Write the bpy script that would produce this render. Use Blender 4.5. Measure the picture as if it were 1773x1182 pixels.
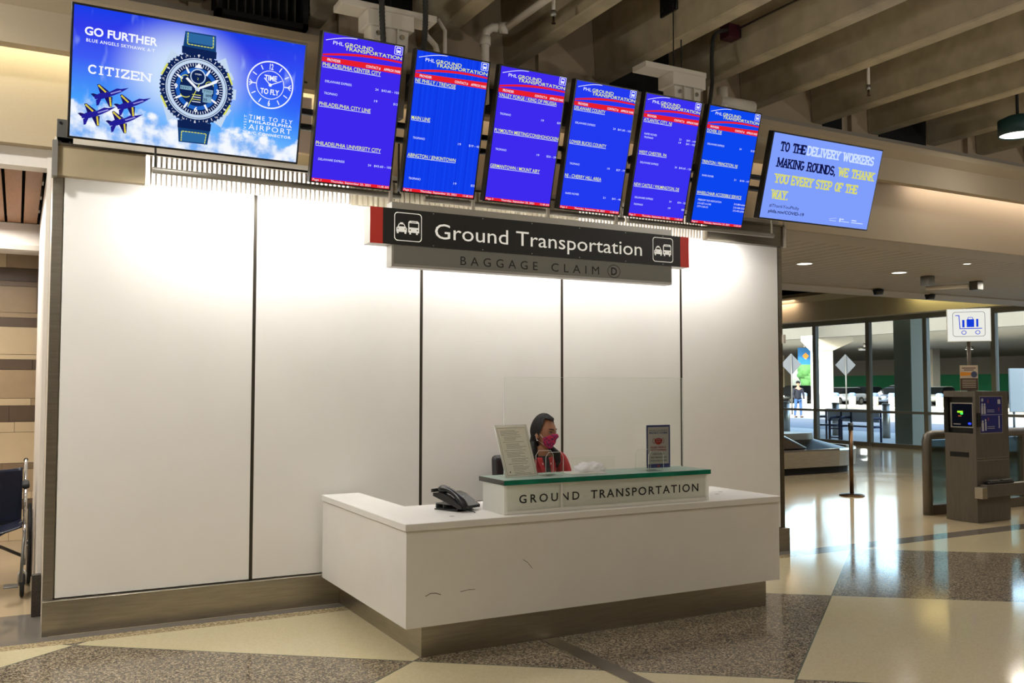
import bpy, bmesh, math, random
from mathutils import Vector, Matrix, Euler, noise
random.seed(7)
for o in list(bpy.data.objects): bpy.data.objects.remove(o)
S = bpy.context.scene
COL = S.collection
R = math.radians
def lin(c):
    f = lambda v: v/12.92 if v <= .04045 else ((v+.055)/1.055)**2.4
    return tuple(f(v/255.0) for v in c) + (1.0,)

# ------------------------------------------------------------------ camera
F_PX, YAW, PITCH, ROLL = 1582.37, 28.412, 2.8114, 0.0361
cam_d = bpy.data.cameras.new('camera'); cam = bpy.data.objects.new('camera', cam_d); COL.objects.link(cam)
cam_d.sensor_fit = 'HORIZONTAL'; cam_d.sensor_width = 36.0; cam_d.lens = F_PX/1773*36.0
cam_d.clip_start = .05; cam_d.clip_end = 500
ya, pi_, ro = R(YAW), R(PITCH), R(ROLL)
fw = Vector((math.sin(ya)*math.cos(pi_), math.cos(ya)*math.cos(pi_), math.sin(pi_)))
rt = Vector((math.cos(ya), -math.sin(ya), 0)); up = rt.cross(fw)
r2 = rt*math.cos(ro)+up*math.sin(ro); u2 = -rt*math.sin(ro)+up*math.cos(ro)
mw = Matrix((r2, u2, -fw)).transposed().to_4x4(); mw.translation = Vector((0, 0, 1.5))
cam.matrix_world = mw
S.camera = cam
S.view_settings.view_transform = 'Standard'; S.view_settings.look = 'None'
S.view_settings.exposure = 0.0; S.view_settings.gamma = 1.0; S.view_settings.use_curve_mapping = False

# ------------------------------------------------------------------ sky, sun
W = bpy.data.worlds.new('world'); S.world = W; W.use_nodes = True
nt = W.node_tree; nt.nodes.clear()
sky = nt.nodes.new('ShaderNodeTexSky'); sky.sky_type = 'NISHITA'; sky.sun_disc = False
sky.sun_elevation = R(24); sky.sun_rotation = R(250); sky.dust_density = 3.0
bg = nt.nodes.new('ShaderNodeBackground'); bg.inputs['Strength'].default_value = 1.5
wo = nt.nodes.new('ShaderNodeOutputWorld')
nt.links.new(sky.outputs[0], bg.inputs[0]); nt.links.new(bg.outputs[0], wo.inputs[0])
def lamp(name, kind, loc, energy, color=(1, 1, 1), rot=None, aim=None, **kw):
    d = bpy.data.lights.new(name, kind); d.energy = energy; d.color = color
    for k, v in kw.items(): setattr(d, k, v)
    o = bpy.data.objects.new(name, d); COL.objects.link(o); o.location = loc
    if aim is not None: o.rotation_euler = (Vector(aim)-Vector(loc)).to_track_quat('-Z', 'Y').to_euler()
    elif rot is not None: o.rotation_euler = rot
    return o
lamp('sun', 'SUN', (0, 0, 28), 9.0, (1, .97, .92), aim=(20, 7, 22.0), angle=R(1.0))

WARM = (1.0, .980, .945); NEUT = (1.0, .95, .87)
# wall-wash strips under the screens (the three hanging tubes carry them)
TUBES = ((.69, 2.29), (2.47, 4.16), (4.20, 5.74))
for a, b in TUBES:
    lamp('wall_wash_light', 'AREA', ((a+b)/2, 5.88, 2.765), (15, 15, 11)[TUBES.index((a, b))], (1, .975, .94), aim=((a+b)/2, 6.20, 2.05),
         shape='RECTANGLE', size=b-a-.05, size_y=.05)
    lamp('slot_light', 'AREA', ((a+b)/2, 6.10, 2.79), 5, (1, .97, .92), aim=((a+b)/2, 6.19, 2.3),
         shape='RECTANGLE', size=b-a-.1, size_y=.04)
# hall ceiling lamps (round can lamps between the beams)
for x, y, e in ((-2.4, 2.2, 60), (-1.1, 5.1, 95), (2.2, 2.6, 14), (7.2, 2.4, 34), (-5, -2, 24), (8.5, -3, 22), (8.93, 5.62, 8), (13, 3.2, 46), (.5, -5, 20), (13.5, -2, 30)):
    lamp('ceiling_can_light', 'AREA', (x, y, 4.05), e, WARM, rot=(0, 0, 0), shape='DISK', size=.34)
# added upward fill lights, out of view, to brighten the beam undersides
for x, y, e in ((-3.2, 3.0, 170), (-1.6, -1.5, 160), (3.4, -2.6, 210), (8.2, -1.6, 230), (13.5, .4, 200)):
    lamp('beam_fill_light', 'AREA', (x, y, 1.9), e, WARM, rot=(math.pi, 0, 0), shape='DISK', size=.5)
# lower ceiling downlights
for x, y in ((8.9, 8.52), (10.75, 8.56), (10.74, 7.52), (13.2, 8.55), (13.2, 7.5), (15.5, 8.5), (7.0, 8.5)):
    lamp('downlight_light', 'AREA', (x, y, 3.07), 26, (1, .92, .80), rot=(0, 0, 0), shape='DISK', size=.16)
# cove tubes behind the fascia lips
for a, b, e, c in ((-3.5, 2.0, 28, (1, .93, .66)), (2.1, 7.6, 8, (1, .80, .58)), (8.6, 14, 20, (1, .84, .74)), (14.1, 18.4, 14, (1, .83, .70))):
    lamp('cove_light', 'AREA', ((a+b)/2, 6.60, 3.80), e, c, aim=((a+b)/2, 6.72, 3.45), shape='RECTANGLE', size=b-a, size_y=.05)
lamp('cove_light', 'AREA', (18.45, 20.6, 3.84), 34, (1, .78, .58), aim=(18.6, 20.6, 3.4), shape='RECTANGLE', size=5.0, size_y=.05)
lamp('cove_light', 'AREA', (18.45, 11.9, 3.84), 40, (1, .92, .42), aim=(18.6, 11.9, 3.4), shape='RECTANGLE', size=5.0, size_y=.05)
# washroom passage
lamp('passage_light', 'AREA', (-.45, 8.3, 2.9), 60, (1, .955, .89), rot=(0, 0, 0), shape='RECTANGLE', size=.8, size_y=1.6)

# ------------------------------------------------------------------ materials
MATS = {}
def mat(name, rgb, rough=.5, metal=0.0, emit=0.0, spec=.5, noise_amt=0.0, noise_scale=8.0, bump=0.0, stretch=None, coat=0.0):
    if name in MATS: return MATS[name]
    m = bpy.data.materials.new(name); m.use_nodes = True; MATS[name] = m
    n = m.node_tree.nodes; l = m.node_tree.links; b = n['Principled BSDF']
    c = lin(rgb)
    b.inputs['Base Color'].default_value = c; b.inputs['Roughness'].default_value = rough
    b.inputs['Metallic'].default_value = metal; b.inputs['Specular IOR Level'].default_value = spec
    if coat: b.inputs['Coat Weight'].default_value = coat
    if emit:
        b.inputs['Emission Color'].default_value = c; b.inputs['Emission Strength'].default_value = emit
    if noise_amt or bump:
        tc = n.new('ShaderNodeTexCoord'); mp = n.new('ShaderNodeMapping')
        if stretch: mp.inputs['Scale'].default_value = stretch
        nz = n.new('ShaderNodeTexNoise'); nz.inputs['Scale'].default_value = noise_scale; nz.inputs['Detail'].default_value = 5
        l.new(tc.outputs['Object'], mp.inputs[0]); l.new(mp.outputs[0], nz.inputs['Vector'])
        if noise_amt:
            mr = n.new('ShaderNodeMapRange'); mr.inputs['From Min'].default_value = .3; mr.inputs['From Max'].default_value = .7
            mr.inputs['To Min'].default_value = 1-noise_amt; mr.inputs['To Max'].default_value = 1+noise_amt
            hs = n.new('ShaderNodeHueSaturation'); hs.inputs['Color'].default_value = c
            l.new(nz.outputs['Fac'], mr.inputs['Value']); l.new(mr.outputs[0], hs.inputs['Value']); l.new(hs.outputs[0], b.inputs['Base Color'])
        if bump:
            bp = n.new('ShaderNodeBump'); bp.inputs['Strength'].default_value = bump; bp.inputs['Distance'].default_value = .01
            l.new(nz.outputs['Fac'], bp.inputs['Height']); l.new(bp.outputs[0], b.inputs['Normal'])
    return m
def emit_mat(name, rgb, k=1.0):
    if name in MATS: return MATS[name]
    m = bpy.data.materials.new(name); m.use_nodes = True; MATS[name] = m
    n = m.node_tree.nodes; l = m.node_tree.links; n.clear()
    e = n.new('ShaderNodeEmission'); e.inputs[0].default_value = lin(rgb); e.inputs[1].default_value = k
    o = n.new('ShaderNodeOutputMaterial'); l.new(e.outputs[0], o.inputs[0])
    return m
def glass_mat(name, tint=(255, 255, 255), refl=1.0, rough=.02):
    if name in MATS: return MATS[name]
    m = bpy.data.materials.new(name); m.use_nodes = True; MATS[name] = m
    n = m.node_tree.nodes; l = m.node_tree.links; n.clear()
    t = n.new('ShaderNodeBsdfTransparent'); t.inputs[0].default_value = lin(tint)
    g = n.new('ShaderNodeBsdfGlossy'); g.inputs['Roughness'].default_value = rough
    fr = n.new('ShaderNodeFresnel'); fr.inputs[0].default_value = 1.45
    mu = n.new('ShaderNodeMath'); mu.operation = 'MULTIPLY'; mu.inputs[1].default_value = refl
    mx = n.new('ShaderNodeMixShader'); o = n.new('ShaderNodeOutputMaterial')
    l.new(fr.outputs[0], mu.inputs[0]); l.new(mu.outputs[0], mx.inputs[0]); l.new(t.outputs[0], mx.inputs[1]); l.new(g.outputs[0], mx.inputs[2]); l.new(mx.outputs[0], o.inputs[0])
    return m

M_panel = mat('white_laminate_panel', (236, 233, 228), .32, noise_amt=.015, noise_scale=3)
M_counter = mat('white_solid_surface', (224, 221, 215), .38, noise_amt=.02, noise_scale=5)
M_steel = mat('brushed_steel', (172, 166, 154), .34, 1.0, noise_amt=.10, noise_scale=6, stretch=(1, 1, 14), bump=.02)
M_steel_d = mat('brushed_steel_dark', (118, 110, 96), .38, 1.0, noise_amt=.10, noise_scale=5, stretch=(1, 1, 12))
M_chrome = mat('chrome', (205, 205, 205), .12, 1.0)
M_alu = mat('anodised_aluminium', (176, 174, 168), .38, .9)
M_alu_d = mat('grey_aluminium_frame', (104, 103, 98), .42, .6)
M_black = mat('black_plastic', (16, 16, 17), .38)
M_blackm = mat('matt_black', (10, 10, 10), .8)
M_dark = mat('void_shade', (12, 12, 12), .95)  # near-black colour stands in for the shade inside voids
M_concrete = mat('board_marked_concrete', (178, 165, 136), .88, noise_amt=.16, noise_scale=5, bump=.25)
M_concrete_d = mat('concrete_deck', (150, 138, 116), .9, noise_amt=.12, noise_scale=3)
M_paint = mat('beige_wall_paint', (196, 180, 152), .75, noise_amt=.02, noise_scale=60)
M_paint_up = mat('taupe_upper_wall_paint', (168, 150, 124), .85)
M_ceil = mat('linear_ceiling_paint', (150, 141, 126), .6)
M_white = mat('white_paint', (214, 208, 200), .6, noise_amt=.02, noise_scale=20)
M_whitep = mat('white_painted_steel', (214, 206, 192), .45)
M_granite = mat('dark_granite', (58, 52, 46), .35, noise_amt=.7, noise_scale=170)
M_wood = mat('warm_wood_slat', (138, 98, 68), .55, noise_amt=.10, noise_scale=8, stretch=(14, 1, 14))
M_navyf = mat('navy_vinyl', (14, 20, 42), .32, noise_amt=.1, noise_scale=10, bump=.3)
M_rubber = mat('black_rubber', (18, 18, 18), .7)
M_acryl = glass_mat('clear_acrylic', (254, 255, 254), .40)
M_glass = glass_mat('window_glass', (222, 232, 230), .9)
M_glass2 = glass_mat('glass_balustrade_pane', (214, 230, 226), .9)
M_acryl_e = mat('acrylic_edge', (225, 228, 224), .2, emit=.0)
def trans_mat(name, rgb, k=.5, gloss=.04):
    if name in MATS: return MATS[name]
    m = bpy.data.materials.new(name); m.use_nodes = True; MATS[name] = m
    n = m.node_tree.nodes; l = m.node_tree.links; n.clear()
    d = n.new('ShaderNodeBsdfDiffuse'); d.inputs[0].default_value = lin(rgb); t = n.new('ShaderNodeBsdfTranslucent'); t.inputs[0].default_value = lin(rgb)
    g = n.new('ShaderNodeBsdfGlossy'); g.inputs['Roughness'].default_value = .25
    a = n.new('ShaderNodeMixShader'); a.inputs[0].default_value = k; c = n.new('ShaderNodeMixShader'); c.inputs[0].default_value = gloss; o = n.new('ShaderNodeOutputMaterial')
    l.new(d.outputs[0], a.inputs[1]); l.new(t.outputs[0], a.inputs[2]); l.new(a.outputs[0], c.inputs[1]); l.new(g.outputs[0], c.inputs[2]); l.new(c.outputs[0], o.inputs[0]); return m
def frost_mat(name, rgb, see=.4, rough=.32):
    if name in MATS: return MATS[name]
    m = trans_mat(name, rgb, .55, .03); n = m.node_tree.nodes; l = m.node_tree.links; o = n['Material Output']; prev = o.inputs[0].links[0].from_socket
    r = n.new('ShaderNodeBsdfRefraction'); r.inputs['IOR'].default_value = 1.03; r.inputs['Roughness'].default_value = rough; r.inputs[0].default_value = lin((246, 246, 240))
    x = n.new('ShaderNodeMixShader'); x.inputs[0].default_value = see; l.new(prev, x.inputs[1]); l.new(r.outputs[0], x.inputs[2]); l.new(x.outputs[0], o.inputs[0]); return m
M_paper = trans_mat('white_paper', (240, 237, 230), .45, .0)
M_signblk = mat('black_sign_face', (24, 25, 23), .42)
M_signred = mat('red_sign_end', (150, 34, 22), .45, emit=.55)
M_signgrey = mat('grey_sign_face', (128, 127, 121), .45)
M_signwht = mat('white_backlit_letters', (216, 213, 203), .5, emit=.62)
M_ink = mat('black_vinyl_letters', (20, 20, 20), .5)
M_kiosk = mat('kiosk_bronze_steel', (108, 103, 95), .48, .6, noise_amt=.08, noise_scale=5, stretch=(8, 8, 1))
M_slat_lit = emit_mat('louvre_light_panel', (255, 250, 243), 4.0)
M_lampface = emit_mat('lamp_diffuser', (255, 246, 235), 3.0)
M_white_e = emit_mat('screen_white', (245, 248, 255), 1.0)

# ------------------------------------------------------------------ mesh helper
ORG = {}
class B:
    def __init__(s): s.bm = bmesh.new(); s.mi = 0; s.mats = []
    def m(s, mt):
        if mt not in s.mats: s.mats.append(mt)
        s.mi = s.mats.index(mt); return s
    def face(s, pts, smooth=False):
        vs = [s.bm.verts.new(p) for p in pts]
        try: f = s.bm.faces.new(vs)
        except ValueError: return
        f.material_index = s.mi; f.smooth = smooth; return f
    def box(s, x0, x1, y0, y1, z0, z1, bev=0.0, seg=2):
        vs = [s.bm.verts.new((x, y, z)) for z in (z0, z1) for y in (y0, y1) for x in (x0, x1)]
        fs = [s.bm.faces.new([vs[i] for i in q]) for q in ((0, 2, 3, 1), (4, 5, 7, 6), (0, 1, 5, 4), (2, 6, 7, 3), (0, 4, 6, 2), (1, 3, 7, 5))]
        for f in fs: f.material_index = s.mi
        if bev:
            es = {e for f in fs for e in f.edges}
            r = bmesh.ops.bevel(s.bm, geom=list(es), offset=bev, segments=seg, affect='EDGES', profile=.5)
            for f in r['faces']: f.material_index = s.mi; f.smooth = True
        return s
    def merge(s, t, fn, smooth=None):
        mp = {v: s.bm.verts.new(fn(v.co.copy())) for v in t.verts}
        for f in t.faces:
            g = s.bm.faces.new([mp[v] for v in f.verts]); g.material_index = s.mi; g.smooth = f.smooth if smooth is None else smooth
        t.free(); return list(mp.values())
    def obox(s, c, ex, ey, ez, hx, hy, hz, bev=0.0):
        t = B(); t.box(-hx, hx, -hy, hy, -hz, hz, bev); c, ex, ey, ez = Vector(c), Vector(ex), Vector(ey), Vector(ez)
        s.merge(t.bm, lambda p: c+ex*p.x+ey*p.y+ez*p.z); return s
    def prism(s, pts, axis, a, b, smooth=False):
        mk = {'X': lambda p, t: (t, p[0], p[1]), 'Y': lambda p, t: (p[0], t, p[1]), 'Z': lambda p, t: (p[0], p[1], t)}[axis]
        v0 = [s.bm.verts.new(mk(p, a)) for p in pts]; v1 = [s.bm.verts.new(mk(p, b)) for p in pts]
        fs = [s.bm.faces.new(v0), s.bm.faces.new(v1[::-1])]
        for i in range(len(pts)):
            j = (i+1) % len(pts); f = s.bm.faces.new((v0[i], v1[i], v1[j], v0[j])); f.smooth = smooth; fs.append(f)
        for f in fs: f.material_index = s.mi
        return s
    def ring(s, c, ax, r, seg, ref=None):
        ax = Vector(ax).normalized()
        if ref is None: ref = Vector((0, 0, 1)) if abs(ax.z) < .9 else Vector((1, 0, 0))
        u = ax.cross(ref).normalized(); w = ax.cross(u)
        return [s.bm.verts.new(Vector(c)+(u*math.cos(2*math.pi*i/seg)+w*math.sin(2*math.pi*i/seg))*r) for i in range(seg)]
    def skin(s, rings, cap=True, smooth=True, closed=False):
        n = len(rings[0]); prs = list(zip(rings, rings[1:])) + ([(rings[-1], rings[0])] if closed else [])
        for a, b in prs:
            for i in range(n):
                j = (i+1) % n; f = s.bm.faces.new((a[i], a[j], b[j], b[i])); f.material_index = s.mi; f.smooth = smooth
        if cap and not closed:
            for q in (rings[0][::-1], rings[-1]):
                f = s.bm.faces.new(q); f.material_index = s.mi
        return s
    def cyl(s, p0, p1, r0, r1=None, seg=16):
        p0, p1 = Vector(p0), Vector(p1); r1 = r0 if r1 is None else r1; d = p1-p0
        return s.skin([s.ring(p0, d, r0, seg), s.ring(p1, d, r1, seg)])
    def tube(s, pts, r, seg=10, closed=False):
        pts = [Vector(p) for p in pts]; n = len(pts); rg = []; ref = None
        for i, p in enumerate(pts):
            if closed: d = pts[(i+1) % n]-pts[i-1]
            else: d = pts[min(i+1, n-1)]-pts[max(i-1, 0)]
            d.normalize()
            if ref is None: ref = Vector((0, 0, 1)) if abs(d.z) < .9 else Vector((1, 0, 0))
            ref = (ref-d*ref.dot(d)).normalized()
            rr = r[i] if isinstance(r, (list, tuple)) else r
            rg.append(s.ring(p, d, rr, seg, ref))
        return s.skin(rg, closed=closed)
    def lathe(s, prof, c=(0, 0, 0), seg=32):
        c = Vector(c); rg = []
        for r, z in prof: rg.append([s.bm.verts.new(c+Vector((max(r, 1e-4)*math.cos(2*math.pi*i/seg), max(r, 1e-4)*math.sin(2*math.pi*i/seg), z))) for i in range(seg)])
        return s.skin(rg)
    def sphere(s, c, r, seg=16, sc=(1, 1, 1), fn=None):
        t = bmesh.new(); bmesh.ops.create_uvsphere(t, u_segments=seg, v_segments=seg//2+2, radius=r); c = Vector(c)
        g = lambda p: Vector((p.x*sc[0], p.y*sc[1], p.z*sc[2]))+c
        s.merge(t, (lambda p: fn(g(p))) if fn else g, True); return s
    def grid(s, fn, nu, nv, smooth=True, wrap=False):
        vs = [[s.bm.verts.new(fn(i/nu, j/nv)) for j in range(nv+1)] for i in range(nu+(0 if wrap else 1))]
        n = len(vs)
        for i in range(nu):
            for j in range(nv):
                a = vs[i]; b = vs[(i+1) % n]
                try: f = s.bm.faces.new((a[j], b[j], b[j+1], a[j+1]))
                except ValueError: continue
                f.smooth = smooth; f.material_index = s.mi
        return s
    def build(s, name, mt=None, parent=None, recalc=True, **props):
        if mt is not None and not s.mats: s.mats = [mt]
        if recalc: bmesh.ops.recalc_face_normals(s.bm, faces=s.bm.faces[:])
        me = bpy.data.meshes.new(name); s.bm.to_mesh(me); s.bm.free()
        for k in s.mats: me.materials.append(k)
        o = bpy.data.objects.new(name, me); COL.objects.link(o)
        org = ORG.get(parent, Vector()) if parent else Vector()
        if parent: me.transform(Matrix.Translation(-org)); o.parent = parent
        ORG[o] = org
        for k, v in props.items(): o[k] = v
        return o
def thing(name, label, cat, loc=(0, 0, 0), group=None):
    o = bpy.data.objects.new(name, None); COL.objects.link(o); o.location = loc; ORG[o] = Vector(loc)
    o.empty_display_size = .1; o['label'] = label; o['category'] = cat
    if group: o['group'] = group
    return o
def tag(o, label, cat, group=None):
    o['label'] = label; o['category'] = cat
    if group: o['group'] = group
    return o
def struct(name, b, mt=None, **kw): return b.build(name, mt, kind='structure', **kw)
def dup(t, loc, rotz=None, label=None):
    r = t.copy(); COL.objects.link(r); r.location = loc
    if rotz is not None: r.rotation_euler = (0, 0, rotz)
    if label: r['label'] = label
    def rec(a, b):
        for ch in list(a.children):
            c = ch.copy(); COL.objects.link(c); c.parent = b; rec(ch, c)
    rec(t, r); return r

# ------------------------------------------------------------------ flat graphics on a surface
txt_cv = bpy.data.curves.new('lettering', 'FONT'); txt_ob = bpy.data.objects.new('lettering', txt_cv); COL.objects.link(txt_ob)
txt_cv.resolution_u = 3
TC = {}
def text_mesh(t, bold=0.0, spacing=1.0):
    k = (t, bold, spacing)
    if k not in TC:
        txt_cv.body = t; txt_cv.offset = bold; txt_cv.space_character = spacing; txt_cv.size = 1.0
        bpy.context.view_layer.update()
        me = txt_ob.evaluated_get(bpy.context.evaluated_depsgraph_get()).to_mesh()
        v = [(p.co.x, p.co.y) for p in me.vertices]; f = [tuple(p.vertices) for p in me.polygons]
        txt_ob.evaluated_get(bpy.context.evaluated_depsgraph_get()).to_mesh_clear()
        TC[k] = (v, f)
    return TC[k]
_v, _ = text_mesh('H'); CAP = max(p[1] for p in _v)
class Flat:
    """polygons drawn on a surface frame: origin, right, up, outward normal"""
    def __init__(s, o, ex, ey, n, step=.0006):
        s.o, s.ex, s.ey, s.n = Vector(o), Vector(ex), Vector(ey), Vector(n); s.b = B(); s.step = step
    def P(s, x, y, L): return s.o+s.ex*x+s.ey*y+s.n*(L*s.step)
    def poly(s, pts, m, L=1): s.b.m(m).face([s.P(x, y, L) for x, y in pts]); return s
    def rect(s, x0, y0, x1, y1, m, L=1): return s.poly([(x0, y0), (x1, y0), (x1, y1), (x0, y1)], m, L)
    def ell(s, cx, cy, rx, ry, m, L=1, seg=40): return s.poly([(cx+rx*math.cos(2*math.pi*i/seg), cy+ry*math.sin(2*math.pi*i/seg)) for i in range(seg)], m, L)
    def annulus(s, cx, cy, rx, ry, w, m, L=1, seg=48, a0=0, a1=360):
        for i in range(seg):
            t0 = R(a0+(a1-a0)*i/seg); t1 = R(a0+(a1-a0)*(i+1)/seg)
            s.poly([(cx+(rx+q)*math.cos(t), cy+(ry+q)*math.sin(t)) for t, q in ((t0, 0), (t1, 0), (t1, -w), (t0, -w))], m, L)
        return s
    def line(s, pts, w, m, L=1, closed=False):
        n = len(pts)
        for i in range(n if closed else n-1):
            a = Vector(pts[i]); b = Vector(pts[(i+1) % n]); d = (b-a)
            if d.length < 1e-6: continue
            d.normalize(); q = Vector((-d.y, d.x))*w/2; e = d*w*.3
            s.poly([tuple(a-q-e), tuple(b-q+e), tuple(b+q+e), tuple(a+q-e)], m, L)
        return s
    def rrect(s, x0, y0, x1, y1, r, w, m, L=1):
        pts = []
        for cx, cy, a in ((x1-r, y1-r, 0), (x0+r, y1-r, 90), (x0+r, y0+r, 180), (x1-r, y0+r, 270)):
            pts += [(cx+r*math.cos(R(a+t)), cy+r*math.sin(R(a+t))) for t in range(0, 91, 15)]
        if w: return s.line(pts, w, m, L, True)
        return s.poly(pts, m, L)
    def text(s, t, x, y, cap, m, L=2, width=None, bold=0.0, spacing=1.0, align='L', rot=0.0, shear=0.0):
        v, f = text_mesh(t, bold, spacing)
        if not v: return s
        x0 = min(p[0] for p in v); x1 = max(p[0] for p in v); k = cap/CAP
        kx = width/(x1-x0) if width else k
        w = (x1-x0)*kx; off = {'L': 0, 'C': -w/2, 'R': -w}[align]
        c, sn = math.cos(R(rot)), math.sin(R(rot)); s.b.m(m)
        vs = []
        for px, py in v:
            lx = (px-x0)*kx+off+shear*py*k; ly = py*k
            vs.append(s.b.bm.verts.new(s.P(x+lx*c-ly*sn, y+lx*sn+ly*c, L)))
        for q in f:
            try: fc = s.b.bm.faces.new([vs[i] for i in q]); fc.material_index = s.b.mi
            except ValueError: pass
        return s
    def slab(s, t, x, y, h, width, m, L=2, wt=.16, serif=True, gap=.28):
        """slab serif lettering built from strokes"""
        C = lambda a0, a1, cx=.5, cy=.5, rx=.5, ry=.5: [(cx+rx*math.cos(R(a0+(a1-a0)*i/12)), cy+ry*math.sin(R(a0+(a1-a0)*i/12))) for i in range(13)]
        G = {'T': (1, [[(0, 1), (1, 1)], [(.5, 1), (.5, 0, 1)], [(0, 1), (0, .8)], [(1, 1), (1, .8)]]), 'O': (1, [C(0, 360)]), 'H': (1.05, [[(0, 0, 1), (0, 1, 1)], [(1, 0, 1), (1, 1, 1)], [(0, .5), (1, .5)]]),
             'E': (.9, [[(0, 0), (0, 1)], [(-.15, 1), (1, 1), (1, .8)], [(0, .5), (.75, .5)], [(-.15, 0), (1, 0), (1, .2)]]), 'D': (1, [[(0, 0), (0, 1)], [(-.15, 1), (.4, 1)]+C(90, -90, .4, .5, .6, .5)+[(-.15, 0)]]),
             'L': (.85, [[(0, 1, 1), (0, 0)], [(-.15, 0), (1, 0), (1, .2)]]), 'I': (.3, [[(.5, 0, 1), (.5, 1, 1)]]), 'V': (1.05, [[(0, 1, 1), (.5, 0), (1, 1, 1)]]),
             'R': (1, [[(0, 0, 1), (0, 1)], [(-.15, 1), (.45, 1)]+C(90, -90, .45, .75, .5, .25)+[(0, .5)], [(.5, .5), (1, 0, 1)]]), 'Y': (1.05, [[(0, 1, 1), (.5, .45), (1, 1, 1)], [(.5, .45), (.5, 0, 1)]]),
             'W': (1.45, [[(0, 1, 1), (.25, 0), (.5, .9), (.75, 0), (1, 1, 1)]]), 'K': (1, [[(0, 0, 1), (0, 1, 1)], [(1, 1, 1), (0, .4)], [(.35, .6), (1, 0, 1)]]),
             'S': (.9, [C(30, 180, .5, .75, .5, .25)+C(180, 270, .5, .75, .5, .25)+C(90, 0, .5, .25, .5, .25)+C(0, -150, .5, .25, .5, .25)]), 'M': (1.3, [[(0, 0, 1), (0, 1, 0), (.5, .15), (1, 1), (1, 0, 1)], [(-.12, 1), (.1, 1)], [(.9, 1), (1.12, 1)]]),
             'A': (1.05, [[(0, 0, 1), (.5, 1), (1, 0, 1)], [(.2, .33), (.8, .33)]]), 'N': (1.1, [[(0, 0, 1), (0, 1), (1, 0), (1, 1, 1)], [(-.15, 1), (.1, 1)]]),
             'G': (1, [C(50, 360, .5, .5)[:-2]+[(1, .42)], [(.55, .42), (1.1, .42)]]), 'C': (1, [C(45, 315)]), 'U': (1, [[(0, 1, 1), (0, .35)]+C(180, 360, .5, .35, .5, .35)+[(1, 1, 1)]]),
             'P': (.95, [[(0, 0, 1), (0, 1)], [(-.15, 1), (.45, 1)]+C(90, -90, .45, .72, .5, .28)+[(0, .44)]]), 'F': (.9, [[(0, 0, 1), (0, 1)], [(-.15, 1), (1, 1), (1, .8)], [(0, .5), (.7, .5)]]),
             'Z': (.95, [[(0, .8), (0, 1), (1, 1), (0, 0), (1, 0), (1, .2)]]), ',': (.15, [[(.5, .08), (.3, -.15)]]), '.': (.15, [[(.5, 0), (.5, .08)]]), ' ': (.55, [])}
        tot = sum(G[c][0]+gap for c in t)-gap; k = width/tot; cx = x; wv = wt*h*.55
        for c in t:
            wd, st = G[c]
            for p in st:
                q = [(cx+a[0]*wd*k, y+wv/2+a[1]*(h-wv)) for a in p]
                s.line(q, wv, m, L)
                for a, b in zip(p, q):
                    if serif and len(a) > 2 and a[2]:
                        s.line([(b[0]-wv*1.05, b[1]), (b[0]+wv*1.05, b[1])], wv*.7, m, L)
            cx += (wd+gap)*k
        return s
    def build(s, name, parent=None, **kw): return s.b.build(name, None, parent, recalc=False, **kw)

# ================================================================== SETTING
WY = 6.259      # face of the white panel wall
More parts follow.
